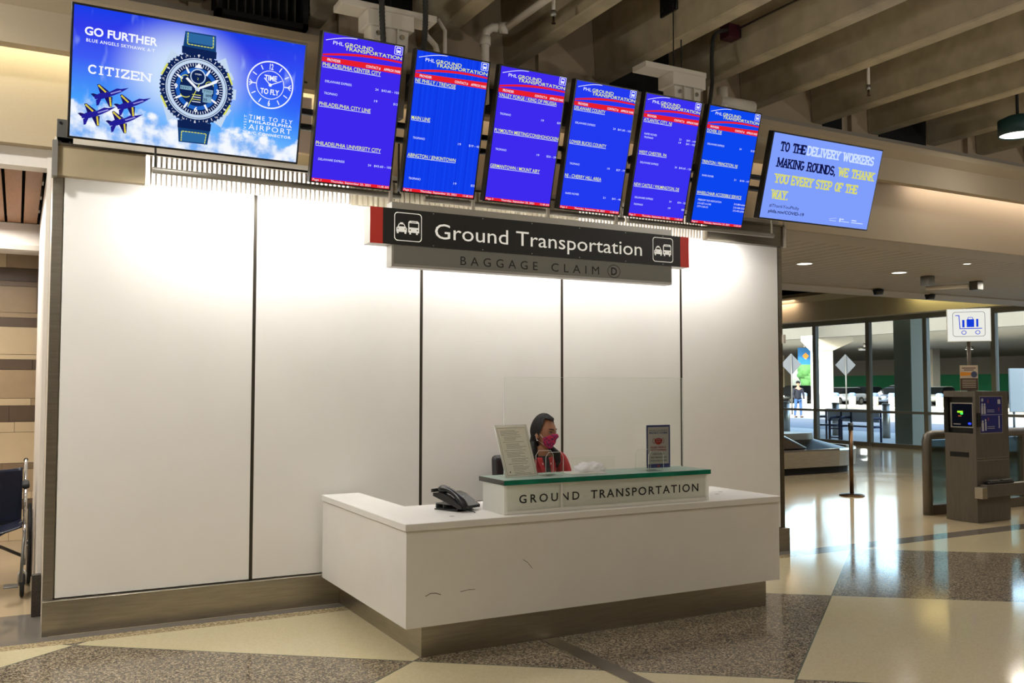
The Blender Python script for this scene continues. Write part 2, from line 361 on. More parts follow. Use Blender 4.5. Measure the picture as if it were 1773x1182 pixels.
# ---- floor: terrazzo diamonds
def terrazzo():
    m = bpy.data.materials.new('terrazzo_diamonds'); m.use_nodes = True
    n = m.node_tree.nodes; l = m.node_tree.links; b = n['Principled BSDF']
    tc = n.new('ShaderNodeTexCoord'); sp = n.new('ShaderNodeSeparateXYZ'); l.new(tc.outputs['Object'], sp.inputs[0])
    def mth(op, a, c=None, d=None):
        k = n.new('ShaderNodeMath'); k.operation = op
        for i, v in enumerate((a, c, d)):
            if v is None: continue
            if isinstance(v, (int, float)): k.inputs[i].default_value = v
            else: l.new(v, k.inputs[i])
        return k.outputs[0]
    X, Y = sp.outputs[0], sp.outputs[1]
    A = mth('DIVIDE', mth('ADD', mth('MULTIPLY_ADD', X, .7576, Y), -6.19), 2.5)
    Bv = mth('DIVIDE', mth('ADD', mth('MULTIPLY_ADD', X, -.769, Y), -.768), 2.46)
    par = mth('FLOORED_MODULO', mth('ADD', mth('FLOOR', A), mth('FLOOR', Bv)), 2.0)   # 0 dark, 1 cream
    # strips and areas beyond the wall line
    far = mth('GREATER_THAN', Y, 6.21); band = mth('MULTIPLY', mth('GREATER_THAN', Y, 5.99), mth('LESS_THAN', Y, 6.21))
    nearjoint = mth('LESS_THAN', mth('MINIMUM', mth('ABSOLUTE', mth('SUBTRACT', A, mth('ROUND', A))), mth('ABSOLUTE', mth('SUBTRACT', Bv, mth('ROUND', Bv)))), .0022)
    nz = n.new('ShaderNodeTexNoise'); nz.inputs['Scale'].default_value = 95; nz.inputs['Detail'].default_value = 3; l.new(tc.outputs['Object'], nz.inputs['Vector'])
    vo = n.new('ShaderNodeTexVoronoi'); vo.inputs['Scale'].default_value = 120; l.new(tc.outputs['Object'], vo.inputs['Vector'])
    sv = n.new('ShaderNodeSeparateColor'); l.new(vo.outputs['Color'], sv.inputs[0])
    def mix(f, a, c):
        k = n.new('ShaderNodeMix'); k.data_type = 'RGBA'
        if isinstance(f, float): k.inputs[0].default_value = f
        else: l.new(f, k.inputs[0])
        for i, v in ((6, a), (7, c)):
            if isinstance(v, tuple): k.inputs[i].default_value = v
            else: l.new(v, k.inputs[i])
        return k.outputs[2]
    chip = mth('POWER', sv.outputs[0], 1.6)
    dark = mix(chip, lin((74, 66, 55)), lin((178, 164, 140)))
    cream = mix(mth('MULTIPLY', chip, .30), lin((202, 190, 156)), lin((170, 156, 120)))
    fc = mix(mth('MULTIPLY', chip, .25), lin((206, 188, 154)), lin((170, 150, 118)))
    c = mix(par, dark, cream); c = mix(nearjoint, c, lin((96, 104, 92)))
    gry = mix(mth('MULTIPLY', nz.outputs['Fac'], .4), lin((118, 112, 104)), lin((90, 86, 80)))
    spk = mix(chip, lin((128, 112, 84)), lin((206, 188, 150)))
    inleft = mth('LESS_THAN', X, 6.25)
    inner = mth('MULTIPLY', mth('GREATER_THAN', Y, 6.10), mth('LESS_THAN', X, 6.25))
    bc = mix(inleft, gry, mix(inner, spk, gry))
    c = mix(far, c, fc); c = mix(band, c, bc)
    door = mth('MULTIPLY', mth('GREATER_THAN', Y, 6.10), mth('LESS_THAN', X, .2))
    c = mix(door, c, mix(mth('GREATER_THAN', Y, 6.88), gry, lin((176, 158, 130))))
    l.new(c, b.inputs['Base Color'])
    b.inputs['Roughness'].default_value = .16; b.inputs['Specular IOR Level'].default_value = .38
    rr = n.new('ShaderNodeMapRange'); rr.inputs['To Min'].default_value = .05; rr.inputs['To Max'].default_value = .15
    n2 = n.new('ShaderNodeTexNoise'); n2.inputs['Scale'].default_value = 1.3; l.new(tc.outputs['Object'], n2.inputs['Vector']); l.new(n2.outputs['Fac'], rr.inputs[0]); l.new(rr.outputs[0], b.inputs['Roughness'])
    return m
b = B(); b.box(-9, 19.1, -12, 30, -.12, 0); struct('floor', b, terrazzo())
b = B(); b.box(2.767, 2.873, -1, 4.745, .0003, .004); b.m(M_steel)
for y in (3.95, 4.45, 3.2, 2.4): b.cyl((2.84, y, .004), (2.84, y, .0055), .006, seg=10)
tag(b.build('floor_cover_strip', M_steel_d), 'flat brushed metal joint cover strip running from the counter across the terrazzo', 'floor strip')

# ---- hall shell out of frame
b = B(); b.box(-9.2, -9, -12, 30, -.1, 5.4); struct('wall_left', b, M_paint_up)
b = B(); b.box(-9, 19, -12.2, -12, -.1, 5.4); struct('wall_rear', b, M_paint_up)
b = B(); b.box(-9, 19.3, -12, 30, 4.95, 5.15); struct('ceiling', b, M_concrete_d)
b = B(); b.box(-9, 19.2, 29.8, 30, -.1, 5.4); struct('wall_far', b, M_paint_up)
b = B(); b.box(19.0, 19.2, -12, 7.3, -.1, 5.2); struct('wall_right', b, M_paint_up)
# ---- concrete beam stems
xs = [-6.3, -5.4, -4.45, -3.5, -2.6, -1.65, -.7, .22, 1.14, 2.07, 3.05, 3.88, 4.85, 5.73, 6.645, 7.65, 8.53, 9.53, 10.44, 11.4, 12.3, 13.25, 14.2, 15.1, 16, 16.95, 17.9]
for x in xs:
    b = B(); b.prism([(x-.15, 4.35), (x, 4.35), (x+.03, 4.98), (x-.19, 4.98)], 'Y', -11.9, 7.04)
    es = [e for e in b.bm.edges if abs(e.verts[0].co.z-4.35) < .01 and abs(e.verts[1].co.z-4.35) < .01 and abs(e.verts[0].co.y-e.verts[1].co.y) > 1]
    bmesh.ops.bevel(b.bm, geom=es, offset=.012, segments=1, affect='EDGES')
    struct('ceiling_beam', b, M_concrete)
# ---- upper wall behind the beams
b = B(); b.box(-9, 19, 7.05, 7.2, 4.22, 5.0); struct('wall_upper', b, M_paint_up)
b = B()
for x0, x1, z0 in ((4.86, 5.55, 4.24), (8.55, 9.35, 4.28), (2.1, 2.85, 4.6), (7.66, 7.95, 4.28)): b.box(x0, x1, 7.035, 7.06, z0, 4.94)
struct('wall_opening', b, M_dark)  # black sheets on the wall stand in for the dark of openings
b = B(); b.box(-9, 19, 6.93, 7.05, 4.18, 4.29); struct('trim_1', b, mat('grey_ledge_paint', (150, 142, 128), .6))
for x in (1.05, 2.2, 4.05, 6.0, 8.05, 10.05):
    b = B(); b.box(x, x+.09, 6.99, 7.05, 4.29, 4.95); struct('trim_2', b, M_paint_up)
# ---- fascia bulkhead with a cove
prof = [(6.75, 3.09), (6.75, 3.74), (6.55, 3.90), (6.50, 3.86), (6.50, 3.635), (6.40, 3.635), (6.40, 3.872), (6.30, 3.945), (6.30, 4.0), (6.92, 4.18), (7.05, 4.22), (7.05, 3.09)]
b = B(); b.prism(prof, 'X', -9, 19); struct('wall_fascia', b, mat('fascia_paint', (168, 153, 128), .75, noise_amt=.02, noise_scale=60))
# ---- lower ceiling beyond
b = B(); b.m(M_ceil)
b.box(6.3, 18.6, 6.76, 7.2, 3.085, 3.2)
x = 6.3
while x < 18.5:
    b.box(x, x+.185, 7.2, 10.25, 3.09, 3.11); x += .2
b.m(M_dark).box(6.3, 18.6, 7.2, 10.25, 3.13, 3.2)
b.m(mat('ceiling_edge_paint', (166, 156, 140), .6)).box(6.3, 18.6, 10.25, 10.95, 3.07, 3.2); b.box(6.3, 18.6, 10.9, 11.0, 3.2, 4.9)
struct('ceiling_lower', b)
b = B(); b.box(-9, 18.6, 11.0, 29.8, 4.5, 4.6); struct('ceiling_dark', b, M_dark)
# ---- panel wall box behind/side
b = B(); b.box(.17, 6.25, 6.29, 6.87, 0, 3.05); struct('wall_core', b, M_whitep)
# right side wall behind the panels, hiding the carousel hall from the left
b = B(); b.box(.1705, 6.2, 6.875, 9.4, 0, 3.06); struct('wall_passage', b, M_white)
# ---- doorway on the left
b = B(); b.box(-1.7, .145, 6.85, 7.0, 2.965, 3.09); struct('trim_3', b, M_white)
b = B(); b.box(.143, .169, 6.84, 6.849, .0, 3.09); struct('wall_jamb', b, M_white)
b = B(); b.box(.146, .169, 6.851, 9.2, .0, 2.96); struct('wall_jamb_side', b, M_white)
b = B(); b.box(-9, -1.7, 6.85, 7.0, 0, 3.09); struct('wall_front', b, M_white)
b = B(); b.box(-1.8, -1.7, 7.0, 10.2, 0, 3.09); struct('wall_passage_left', b, M_white)
b = B(); b.box(.115, .168, 6.78, 6.838, 0, .27, .004); struct('baseboard_left', b, M_granite)
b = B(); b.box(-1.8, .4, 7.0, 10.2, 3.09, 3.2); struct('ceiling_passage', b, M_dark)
for k in range(13):
    x0 = -1.6+.1285*k+.075
    if x0+.105 > .13: break
    b = B(); b.box(x0, x0+.108, 7.02, 9.38, 2.97, 2.995, .003); struct('ceiling_slat', b, M_wood)
b = B(); b.prism([(9.25, 2.72), (9.22, 2.76), (9.3, 2.965), (9.6, 3.08), (9.6, 2.72)], 'X', -1.7, .16); struct('trim_4', b, M_white)
# small junction boxes beside the slats
for y in (7.5, 8.1, 8.75):
    b = B(); b.box(.118, .140, y, y+.14, 3.0, 3.06, .003); tag(b.build('junction_box', M_alu), 'small pale box above the gap beside the wood slats, %s one in the passage' % {7.5: 'front', 8.1: 'middle', 8.75: 'rear'}[y], 'junction box', 'boxes above the passage slats')
# tile wall
b = B(); tiles = [mat('tile_cream', (206, 184, 148), .35, noise_amt=.03), mat('tile_tan', (172, 148, 116), .35, noise_amt=.05), mat('tile_brown', (98, 80, 64), .35, noise_amt=.06), mat('tile_taupe', (132, 110, 86), .35, noise_amt=.05)]
b.m(mat('grout', (120, 106, 90), .8)).box(-1.8, .45, 10.21, 10.35, 0, 3.1)
z = 0.0; seq = [(.30, 0), (.10, 2), (.07, 0), (.22, 1), (.06, 3), (.30, 0), (.10, 0), (.16, 2), (.07, 0), (.28, 1), (.10, 2), (.05, 3), (.27, 0), (.09, 2), (.05, 1), (.26, 1), (.05, 3), (.13, 2), (.24, 0), (.10, 2), (.06, 0)]
for h, c in seq:
    x = -1.8+random.uniform(-.5, 0)
    while x < .45:
        w = random.choice((.6, .9, .45)); cc = c if random.random() < .85 else (c+1) % 4
        x1 = min(x+w, .45); x0 = max(x, -1.8)
        if x1-x0 > .02: b.m(tiles[cc]).box(x0+.002, x1-.002, 10.19, 10.215, z+.002, z+h-.002)
        x += w
    z += h
struct('wall_tile', b)

# ---- white panels
px = [.222, 1.401, 2.622, 3.842, 5.051, 6.199]
pn = ['first from the left, nearest the doorway', 'second from the left, between the first two dark seams', 'in the middle behind the telephone', 'behind the seated attendant', 'at the right end of the wall']
for k in range(5):
    t = thing('wall_panel', 'tall white laminate wall panel, '+pn[k], 'wall panel', ((px[k]+px[k+1])/2, WY, .209), 'white panels of the desk back wall')
    b = B(); b.box(px[k]+.008, px[k+1]-.008, WY, WY+.028, .213, 2.80, .003, 1); b.build('panel_face', M_panel, t)
    if k == 0:
        b = B(); 
        for p in (((.62, .55), (.70, .62)), ((.52, .62), (.56, .60))):
            pass
        b.bm.free()
for k in range(1, 5):
    b = B(); b.box(px[k]-.011, px[k]+.011, WY-.001, WY+.026, .209, 2.80); struct('trim_5', b, mat('dark_seam_strip', (64, 58, 48), .4, .5))
b = B(); b.box(.165, .222, WY+.002, WY+.03, .0, 2.80); struct('trim_6', b, M_steel)
b = B(); b.box(6.199, 6.245, WY+.002, WY+.03, .0, 2.80); struct('trim_7', b, M_steel_d)
b = B(); b.box(6.235, 6.262, WY-.02, WY+.03, 1.9, 1.98); struct('trim_8', b, M_whitep)
# kick plate
b = B(); b.box(.164, 6.258, 6.215, 6.289, 0, .207, .002, 1)
struct('baseboard_front', b, M_steel)
# ---- steel band + lit louvre above the panels
t = thing('louvre_band', 'brushed steel band with lit vertical louvre slots above the white panels', 'louvre', (3.2, 6.2, 2.79))
b = B(); b.box(.185, .69, 6.19, 6.25, 2.79, 2.985); b.build('steel_plate', mat('steel_beige_reflection', (182, 166, 134), .42, .35, noise_amt=.06, noise_scale=5), t)  # beige that the steel would reflect is put into its colour
b = B(); b.box(5.30, 6.20, 6.19, 6.25, 2.79, 2.985); b.build('steel_plate', M_steel_d, t)
b = B(); b.box(.18, 6.215, 6.178, 6.19, 2.975, 2.99); b.build('top_rail', M_steel_d, t)
b = B(); b.box(6.195, 6.21, 6.165, 6.19, 2.78, 3.02); b.build('end_rail', M_whitep, t)
b = B(); b.box(.155, .185, 6.165, 6.25, 2.78, 3.0); b.build('end_rail', M_alu, t)
b = B(); b.box(.69, 2.07, 6.262, 6.27, 2.79, 2.985); b.build('light_panel', M_slat_lit, t)
b = B(); b.box(3.97, 5.30, 6.262, 6.27, 2.79, 2.985); b.build('light_panel', M_slat_lit, t)
M_blade = mat('louvre_blade', (176, 166, 150), .5)
x = .72
while x < 5.28:
    if not 2.07 < x < 3.97:
        b = B(); b.prism([(x, 2.985), (x+.0155, 2.985), (x+.0115, 2.80), (x+.004, 2.80)], 'Y', 6.238, 6.262); b.build('blade', M_blade, t)
    x += .0317
b = B(); x = 2.07
M_flute = mat('fluted_beige_cover', (206, 196, 172), .5)
while x < 3.965:
    b.cyl((x+.02, 6.235, 2.795), (x+.02, 6.235, 2.985), .021, seg=12); x += .04
b.build('fluted_cover', M_flute, t)
# bracket plate with bolts
t = thing('mounting_plate', 'grey steel plate with bolts beside the lower left corner of the advert screen', 'bracket', (.23, 6.3, 3.0))
b = B(); b.box(.18, .275, 6.29, 6.305, 2.985, 3.165, .002, 1); b.build('plate', M_alu_d, t)
for x, z in ((.20, 3.14), (.255, 3.14), (.20, 3.02), (.255, 3.02)):
    b = B(); b.cyl((x, 6.283, z), (x, 6.291, z), .008, seg=8); b.build('bolt', M_black, t)

# ================================================================== COUNTER
t = thing('reception_counter', 'L-shaped white reception counter with a thick overhanging top and steel plinth', 'counter', (3.2, 5.3, 0))
b = B()
b.prism([(1.876, 4.669), (4.60, 4.669), (4.60, 5.35), (2.128, 5.35), (2.128, 6.21), (1.876, 6.21)], 'Z', .19, .712)
b.build('body', M_counter, t)
b = B(); b.prism([(1.866, 4.659), (4.609, 4.659), (4.609, 5.365), (2.138, 5.365), (2.138, 6.212), (1.866, 6.212)], 'Z', .712, .753)
bmesh.ops.bevel(b.bm, geom=[e for e in b.bm.edges], offset=.003, segments=1, affect='EDGES')
b.build('worktop', M_counter, t)
b = B(); b.prism([(2.002, 4.754), (4.555, 4.754), (4.555, 5.28), (2.10, 5.28), (2.10, 6.212), (2.002, 6.212)], 'Z', 0, .19)
b.build('plinth', M_steel, t)
# scuffs
mk = mat('scuff_mark', (84, 78, 70), .7)
for pts, w in (([(1.99, .355), (2.02, .368), (2.05, .366), (2.08, .355)], .004), ([(2.20, .358), (2.25, .364), (2.29, .362)], .003), ([(2.60, .50), (2.63, .48), (2.66, .445)], .003)):
    f = Flat((0, 4.6687, 0), (1, 0, 0), (0, 0, 1), (0, -1, 0), .0003); f.line(pts, w, mk, 1); f.build('scuff_mark', t)
f = Flat((0, 0, .7535), (1, 0, 0), (0, 1, 0), (0, 0, 1), .0003)
f.b.bm.free()
for x, y in ((2.22, 4.83), (4.42, 5.05), (4.30, 4.95)):
    f = Flat((0, 0, .7535), (1, 0, 0), (0, 1, 0), (0, 0, 1), .0003); f.ell(x, y, .018, .009, mk); f.build('cable_hole', t)

# ---- frosted glass transaction box
M_frost = frost_mat('frosted_acrylic', (252, 251, 247), .12)
M_glgreen = mat('green_glass_edge', (0, 112, 88), .12, spec=.8, noise_amt=.35, noise_scale=4, stretch=(1, .1, .1))
M_gltop = trans_mat('glass_slab_top', (218, 234, 224), .6, .14); M_gltop.node_tree.nodes['Glossy BSDF'].inputs['Roughness'].default_value = .05
t = thing('transaction_box', 'long frosted acrylic box with a green edged glass top standing on the counter', 'counter box', (3.26, 4.86, .754))
b = B(); b.box(2.505, 2.525, 4.725, 5.0, .7545, .924); b.build('side_panel', M_frost, t)
b = B(); b.box(4.015, 4.035, 4.725, 5.0, .7545, .924); b.build('side_panel', M_frost, t)
b = B(); b.box(2.525, 4.015, 4.99, 5.0, .7545, .924); b.build('back_panel', M_frost, t)
b = B(); b.box(2.5255, 2.893, 4.735, 4.747, .772, .915); b.build('front_panel', frost_mat('frosted_front', (250, 249, 243), .22), t)
b = B(); b.box(2.905, 4.0145, 4.735, 4.747, .772, .915); b.build('front_panel', frost_mat('frosted_front', (250, 249, 243), .22), t)
f = Flat((0, 4.7335, 0), (1, 0, 0), (0, 0, 1), (0, -1, 0)); f.b.m(M_counter)
f.b.box(2.5255, 4.0145, 4.724, 4.746, .7545, .772); f.b.box(2.5255, 4.0145, 4.724, 4.746, .9155, .924); f.b.box(2.893, 2.905, 4.724, 4.746, .7722, .9153)
f.text('GROUND', 2.609, .8145, .047, M_ink, 1, width=.419, bold=.012, spacing=1.45)
f.text('TRANSPORTATION', 3.111, .8145, .049, M_ink, 1, width=.842, bold=.012, spacing=1.25)
f.build('front_frame', t)
b = B(); b.m(M_gltop).face([(2.50, 4.715, .953), (4.045, 4.715, .953), (4.045, 5.045, .953), (2.50, 5.045, .953)])
b.face([(2.50, 4.715, .9245), (2.50, 5.045, .9245), (4.045, 5.045, .9245), (4.045, 4.715, .9245)])
b.m(M_glgreen); b.face([(2.50, 4.715, .9245), (4.045, 4.715, .9245), (4.045, 4.715, .953), (2.50, 4.715, .953)]); b.face([(4.045, 4.715, .9245), (4.045, 5.045, .9245), (4.045, 5.045, .953), (4.045, 4.715, .953)])
b.face([(4.045, 5.045, .9245), (2.50, 5.045, .9245), (2.50, 5.045, .953), (4.045, 5.045, .953)])
b.m(mat('dark_glass_edge', (46, 50, 46), .15)).face([(2.50, 5.045, .9245), (2.50, 4.715, .9245), (2.50, 4.715, .953), (2.50, 5.045, .953)])
b.build('glass_top', None, t)
b = B(); b.box(3.02, 3.32, 4.80, 4.93, .7545, .782, .004, 1); tag(b.build('document_tray', M_alu_d), 'flat dark tray showing dimly through the frosted front of the counter box', 'tray')
b = B(); b.box(3.42, 3.62, 4.86, 4.96, .7545, .89, .02, 3); tag(b.build('mask_box', M_alu), 'grey carton showing as a blur behind the frosted letters', 'box')
# ---- clear shield
t = thing('acrylic_shield', 'large clear acrylic sneeze shield standing on the back of the glass top', 'shield', (3.36, 5.02, .954))
b = B(); b.box(2.662, 4.058, 5.018, 5.024, .9545, 1.556); b.build('pane', M_acryl, t)
b = B(); b.box(2.660, 2.6618, 5.0175, 5.0245, .9545, 1.556); b.box(2.662, 4.058, 5.0175, 5.0245, 1.5565, 1.558); b.box(4.0582, 4.062, 5.0165, 5.0255, .9545, 1.558); b.build('polished_edge', M_acryl_e, t)

# ================================================================== SCREENS
TL = R(15.65); NS = Vector((0, -math.cos(TL), -math.sin(TL))); US = Vector((0, -math.sin(TL), math.cos(TL))); PX = Vector((0, 5.6, 2.779))
def sp(x, y, d=0): return PX+Vector((x, 0, 0))+US*y+NS*d
M_bez = mat('black_screen_bezel', (12, 12, 14), .3)
def monitor(name, label, group, x0, x1, y0, y1, bez=.012):
    t = thing(name, label, 'screen', sp((x0+x1)/2, y0), group)
    cx, cy = (x0+x1)/2, (y0+y1)/2; ex = Vector((1, 0, 0))
    b = B(); b.obox(sp(cx, cy, -.030), ex, US, NS, (x1-x0)/2, (y1-y0)/2, .0285, .003); b.build('housing', M_bez, t)
    b = B(); b.obox(sp(cx, cy, -.085), ex, US, NS, (x1-x0)*.36, (y1-y0)*.36, .025, .004); b.build('rear_cover', M_black, t)
    for dx in (-.14, .14):
        b = B(); p = sp(cx+dx, (y0+y1)/2, -.11); b.box(cx+dx-.02, cx+dx+.02, p.y, 5.735, p.z-.03, p.z+.03); b.build('mount_arm', M_black, t)
    return t
def frame(x0, y0): return Flat(sp(x0, y0, .0005), (1, 0, 0), US, NS, .0006)

def sky_ad_mat():
    m = bpy.data.materials.new('advert_sky'); m.use_nodes = True; n = m.node_tree.nodes; l = m.node_tree.links; n.clear()
    tc = n.new('ShaderNodeTexCoord'); sx = n.new('ShaderNodeSeparateXYZ'); l.new(tc.outputs['UV'], sx.inputs[0])
    rp = n.new('ShaderNodeValToRGB'); e = rp.color_ramp.elements
    e[0].position = 0; e[0].color = lin((120, 196, 255)); e[1].position = 1; e[1].color = lin((24, 62, 232))
    k = e.new(.3); k.color = lin((72, 160, 252)); k = e.new(.62); k.color = lin((62, 92, 244)); k = e.new(.85); k.color = lin((50, 60, 232))
    l.new(sx.outputs[1], rp.inputs[0])
    def dist(cx, cy, ax):
        a = n.new('ShaderNodeVectorMath'); a.operation = 'SUBTRACT'; a.inputs[1].default_value = (cx, cy, 0); l.new(tc.outputs['UV'], a.inputs[0])
        s_ = n.new('ShaderNodeVectorMath'); s_.operation = 'MULTIPLY'; s_.inputs[1].default_value = (1.78*ax, 1, 0); l.new(a.outputs[0], s_.inputs[0])
        le = n.new('ShaderNodeVectorMath'); le.operation = 'LENGTH'; l.new(s_.outputs[0], le.inputs[0]); return le.outputs['Value']
    def mix(f, a, c, fac=None):
        q = n.new('ShaderNodeMix'); q.data_type = 'RGBA'; l.new(f, q.inputs[0])
        for i, v in ((6, a), (7, c)):
            if isinstance(v, tuple): q.inputs[i].default_value = v
            else: l.new(v, q.inputs[i])
        return q.outputs[2]
    def mr(v, a, c, d, e_):
        q = n.new('ShaderNodeMapRange'); q.interpolation_type = 'SMOOTHSTEP'; l.new(v, q.inputs[0])
        for i, z in zip((1, 2, 3, 4), (a, c, d, e_)): q.inputs[i].default_value = z
        return q.outputs[0]
    c = mix(mr(dist(.46, .60, .8), .13, .50, .88, 0), rp.outputs[0], lin((214, 236, 255)))
    c = mix(mr(dist(1.0, .55, .9), .0, .55, .75, 0), c, lin((40, 84, 250)))
    mp = n.new('ShaderNodeMapping'); mp.inputs['Scale'].default_value = (6, 1.2, 1); mp.inputs['Rotation'].default_value = (0, 0, -.9); l.new(tc.outputs['UV'], mp.inputs[0])
    st = n.new('ShaderNodeTexNoise'); st.inputs['Scale'].default_value = 3; l.new(mp.outputs[0], st.inputs['Vector'])
    c = mix(mr(st.outputs['Fac'], .58, .85, 0, .5), c, lin((190, 214, 255)))
    # clouds along the bottom
    m2 = n.new('ShaderNodeMapping'); m2.inputs['Scale'].default_value = (1.78, 1, 1); l.new(tc.outputs['UV'], m2.inputs[0])
    cl = n.new('ShaderNodeTexNoise'); cl.inputs['Scale'].default_value = 7; cl.inputs['Detail'].default_value = 7; l.new(m2.outputs[0], cl.inputs['Vector'])
    ad = n.new('ShaderNodeMath'); ad.operation = 'MULTIPLY_ADD'; ad.inputs[1].default_value = .32; l.new(cl.outputs['Fac'], ad.inputs[0])
    sub = n.new('ShaderNodeMath'); sub.operation = 'MULTIPLY_ADD'; sub.inputs[1].default_value = -.17; sub.inputs[2].default_value = .15; l.new(sx.outputs[0], sub.inputs[0]); l.new(sub.outputs[0], ad.inputs[2])
    df = n.new('ShaderNodeMath'); df.operation = 'SUBTRACT'; l.new(ad.outputs[0], df.inputs[0]); l.new(sx.outputs[1], df.inputs[1])
    cm = mix(mr(cl.outputs['Fac'], .35, .62, 0, 1), lin((120, 176, 246)), lin((246, 250, 255)))
    c = mix(mr(df.outputs[0], -.01, .05, 0, 1), c, cm)
    em = n.new('ShaderNodeEmission'); em.inputs[1].default_value = 1.0; l.new(c, em.inputs[0])
    o = n.new('ShaderNodeOutputMaterial'); l.new(em.outputs[0], o.inputs[0]); return m
def add_uv(o, fr, x0, y0, x1, y1):
    uv = o.data.uv_layers.new(name='UVMap'); loc0 = ORG[o]
    for lp in o.data.loops:
        p = o.data.vertices[lp.vertex_index].co+loc0-fr.o
        uv.data[lp.index].uv = ((p.dot(fr.ex)-x0)/(x1-x0), (p.dot(fr.ey)-y0)/(y1-y0))

# ---- the big advert
t = monitor('advert_screen', 'large landscape screen with a wristwatch and jet advert, at the far left', None, .211, 1.50, .10, .823)
f = frame(0, 0); SK = sky_ad_mat(); W_ = M_white_e
f.rect(.223, .112, 1.488, .811, SK, 0)
f.text('GO FURTHER', .279, .664, .041, W_, 2, width=.373, bold=.028)
f.text('BLUE ANGELS SKYHAWK A·T', .288, .628, .0165, W_, 2, width=.352, bold=.012, spacing=1.15)
f.slab('CITIZEN', .307, .460, .050, .315, W_, 2, wt=.32, gap=.42)
# jets
navy = emit_mat('advert_navy', (36, 30, 150), 1); navy2 = emit_mat('advert_navy_dark', (26, 20, 96), 1); yel = emit_mat('advert_yellow', (232, 214, 60), 1); pale = emit_mat('advert_pale', (150, 150, 226), 1)
J0 = (.515, .414)
for nx, ny in ((.515, .414), (.634, .376), (.454, .301), (.596, .279)):
    dx, dy = nx-J0[0], ny-J0[1]; q = lambda pts: [(a+dx, c+dy) for a, c in pts]
    f.poly(q([(.369, .360), (.414, .379), (.362, .412), (.351, .407)]), navy2, 2); f.poly(q([(.386, .350), (.432, .352), (.431, .297), (.417, .295)]), navy2, 2)
    f.poly(q([(.340, .335), (.368, .352), (.333, .357), (.320, .352)]), navy2, 2); f.poly(q([(.348, .325), (.378, .338), (.363, .297), (.352, .292)]), navy, 2)
    f.poly(q([(.515, .414), (.476, .402), (.452, .401), (.418, .379), (.365, .362), (.338, .343), (.342, .327), (.380, .333), (.436, .360), (.470, .380)]), navy, 3)
    f.poly(q([(.420, .371), (.470, .394), (.478, .390), (.424, .366)]), pale, 4)
    f.line(q([(.360, .403), (.395, .374)]), .009, yel, 4); f.line(q([(.419, .345), (.425, .302)]), .009, yel, 4)
    f.text('US NAVY', *q([(.3625, .4005)])[0], .006, navy2, 5, rot=-40, width=.040); f.text('US NAVY', *q([(.4195, .343)])[0], .006, navy2, 5, rot=-82, width=.038)
# watch
wn = emit_mat('watch_navy', (14, 34, 84), 1); ws = emit_mat('watch_strap', (22, 66, 120), 1); ws2 = emit_mat('watch_strap_light', (46, 104, 160), 1); wv = emit_mat('watch_silver', (196, 216, 240), 1); wb = emit_mat('watch_blue', (34, 96, 190), 1); lcd = emit_mat('watch_lcd', (132, 172, 196), 1); gold = emit_mat('watch_stitch', (214, 220, 96), 1)
f.poly([(.797, .773), (.966, .775), (.974, .647), (.786, .653)], ws, 1); f.poly([(.800, .765), (.962, .767), (.962, .715), (.806, .715)], ws2, 2); f.poly([(.783, .690), (.975, .685), (.975, .645), (.785, .650)], wn, 2)
f.poly([(.782, .268), (.969, .268), (.956, .153), (.795, .151)], ws, 1); f.poly([(.802, .215), (.948, .215), (.944, .160), (.806, .158)], ws2, 2); f.poly([(.782, .275), (.970, .275), (.968, .232), (.784, .232)], wn, 2)
for pts in ([(.812, .768), (.812, .704), (.954, .704), (.952, .770)], [(.808, .156), (.808, .214), (.946, .214), (.940, .156)]):
    for (a, c), (d, e) in zip(pts, pts[1:]):
        k = 4 if abs(c-e) > .02 else 8
        for i in range(k): u0, u1 = (i+.15)/k, (i+.75)/k; f.line([(a+(d-a)*u0, c+(e-c)*u0), (a+(d-a)*u1, c+(e-c)*u1)], .005, gold, 3)
cx, cy = .878, .462
for sx_ in (-1, 1):
    for sy_ in (-1, 1): f.poly([(cx+sx_*.10, cy+sy_*.17), (cx+sx_*.15, cy+sy_*.20), (cx+sx_*.19, cy+sy_*.09), (cx+sx_*.15, cy+sy_*.06)], wv, 1)
f.rect(cx+.185, cy-.03, cx+.222, cy+.03, wv, 1); f.obl = None
for a in (28, -30): f.poly([(cx+.20*math.cos(R(a+d))+e*math.cos(R(a)), cy+.20*math.sin(R(a+d))+e*math.sin(R(a))) for d, e in ((-6, -.01), (6, -.01), (6, .022), (-6, .022))], wv, 1)
for a in (25, -28, 155, 208): f.line([(cx+.203*math.cos(R(a-9)), cy+.203*math.sin(R(a-9))), (cx+.203*math.cos(R(a+9)), cy+.203*math.sin(R(a+9)))], .010, gold, 4)
f.ell(cx, cy, .200, .200, wn, 3); 
for i in range(60): f.poly([(cx+.20*math.cos(R(6*i+d))+e*math.cos(R(6*i)), cy+.20*math.sin(R(6*i+d))+e*math.sin(R(6*i))) for d, e in ((-1.4, -.004), (1.4, -.004), (1.2, .005), (-1.2, .005))], wn, 3)
for i in range(48):
    a = R(7.5*i); f.line([(cx+.179*math.cos(a), cy+.179*math.sin(a)), (cx+(.192 if i % 4 == 0 else .186)*math.cos(a), cy+(.192 if i % 4 == 0 else .186)*math.sin(a))], .004 if i % 4 == 0 else .002, W_, 4)
for i, s_ in enumerate(('60', '50', '45', '40', '35', '30', '25', '20', '18', '16', '14', '13', '12', '11', '10', '90', '80', '70')):
    a = R(90-20*i); f.text(s_, cx+.1885*math.cos(a), cy+.1885*math.sin(a)-.004, .009, W_, 5, align='C', bold=.01)
f.ell(cx, cy, .172, .172, wv, 4); f.annulus(cx, cy, .166, .166, .003, wn, 5); f.ell(cx, cy, .146, .146, wn, 5); f.annulus(cx, cy, .118, .118, .022, wb, 6)
